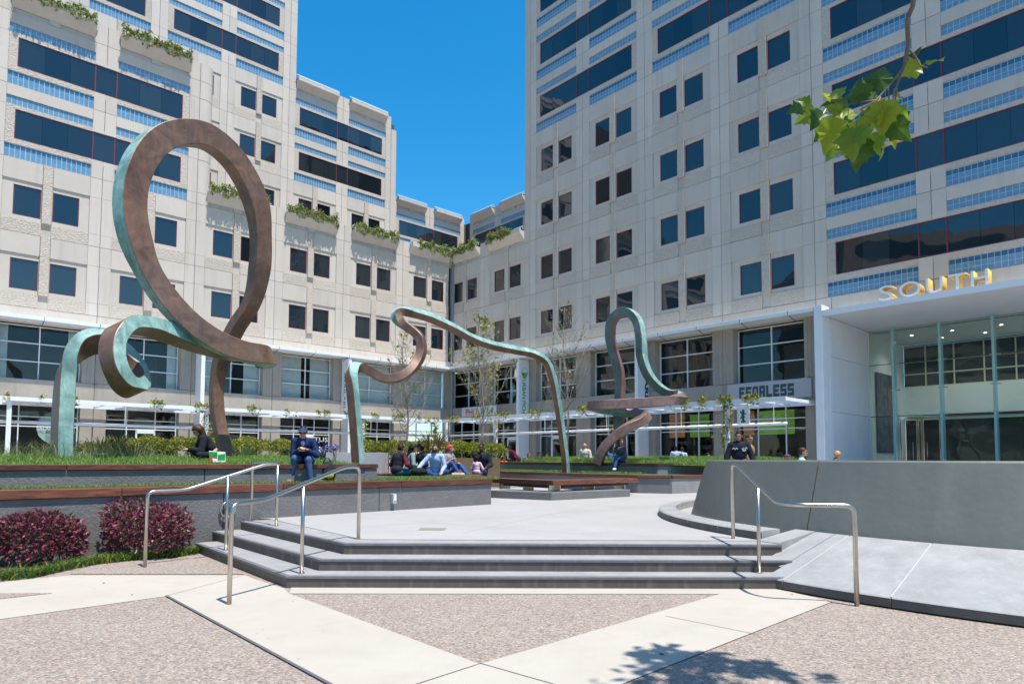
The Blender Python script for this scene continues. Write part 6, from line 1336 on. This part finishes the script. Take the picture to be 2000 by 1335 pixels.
for a_, b_ in (((1712, 195), (1612, 222)), ((1735, 172), (1738, 235)), ((1690, 210), (1675, 262)), ((1752, 165), (1742, 205)), ((1720, 190), (1700, 240))): br([Yd(*a_, 3.28), Yd((a_[0]+b_[0])/2, (a_[1]+b_[1])/2-6, 3.27), Yd(*b_, 3.27)], [.004, .003, .002])
# crown above the picture: its shade falls on the paving at the bottom
def crown(spec, size):
    out = []
    for (c, r_, n) in spec:
        d = rng.normal(size=(n, 3)); d /= np.linalg.norm(d, axis=1)[:, None]; out.append(np.array(c)+d*np.array(r_)*(rng.random(n)**.45)[:, None])
    return leaves(np.concatenate(out), size, None, .85)
V, F = crown([((2.61, 3.47, 6.3), (.34, .26, .26), 60), ((2.95, 3.37, 6.4), (.34, .26, .26), 70), ((3.25, 3.17, 6.5), (.28, .18, .28), 50), ((2.75, 2.97, 6.6), (.5, .28, .3), 110), ((3.55, 2.92, 6.4), (.18, .10, .3), 16), ((2.75, 1.97, 7.0), (1.3, .9, .7), 420), ((4.35, 1.07, 7.2), (1.3, 1.2, .8), 420), ((2.75, -0.23, 7.4), (1.6, 1.2, .8), 520)], .17)
npobj('crown', V, F, [l_plane], None, tree, kind='stuff')
# trees and a low block behind the viewer: they are what the shop and lobby glass mirrors
def far_tree(label, c, r_, h, proto=None):
    e = empty('street_tree', (c[0], c[1], 0), 0, label, 'tree', 'street trees opposite the plaza')
    m = MB(); m.tube([(c[0], c[1], 0), (c[0]+.1, c[1], h*.45), (c[0], c[1]+.1, h*.8)], [.22, .17, .08], 8); m.build('trunk', m_bark, e, smooth=True)
    cl = [(np.array([c[0], c[1], h*.62])+rng.normal(size=3)*[r_*.45, r_*.45, h*.12], (r_*.55, r_*.55, h*.17), 260) for i in range(9)]
    V, F = crown(cl, .5); npobj('crown', V, F, [l_grn, l_dkg], np.repeat(rng.integers(0, 2, len(F)//2), 2), e)
for i, (x, y, r_, h) in enumerate([(-24, -14, 3.4, 8.5), (-14, -17, 3.2, 8), (-5, -19, 3.6, 9), (6, -18, 3.4, 8.5), (16, -16, 3.5, 9), (27, -12, 3.4, 8), (-33, -8, 3.6, 9), (36, -4, 3.4, 8.5), (-38, 2, 3.6, 9), (-19, -9, 3.2, 7.5), (-9, -12, 3, 7), (1, -13, 3.2, 7.5)]): far_tree('leafy street tree mirrored in the shop windows', (x, y), r_, h)

# a plain block beyond the left edge of the picture, seen only as a dark mass in the strip windows
ob = empty('office_block', (-60, -8, 0), 0, 'plain office block beyond the left edge mirrored in the strip windows', 'building')
m = MB(); m.box(-76, -46, -20, 4, 0, 33); m.build('wall', m_base, ob)
for k in range(8):
    m = MB(); m.box(-46.02, -45.95, -18, 2, 3+3.8*k, 4.9+3.8*k); m.build('window_band', m_pane, ob)
    m = MB(); m.box(-74, -48, 3.95, 4.02, 3+3.8*k, 4.9+3.8*k); m.build('window_band', m_pane, ob)
# a few fallen leaves on the paving
for i, (x, y) in enumerate(((628, 1231), (258, 1160), (205, 1137), (1548, 1160), (1285, 1274), (1346, 1282))):
    p = G(x, y, .014); V, F = leaves(np.array([p]), .055, np.array([0, 0, .1]), .6); V[:, 2] = np.maximum(V[:, 2], .013); V[:, 2] = .013+(V[:, 2]-.013)*.3
    npobj('fallen_leaf', V, F, mat('leaf_litter', (.10, .06, .03), .8), None, label=('curled brown leaf on the pale band left of the pebble triangle', 'brown leaf on the far left pale path', 'small leaf near the plum shrubs on the pale path', 'tiny leaf by the right end of the steps', 'leaf on the right pale band above the tree shade', 'leaf on the right pale band edge by the tree shade')[i], cat='leaf')
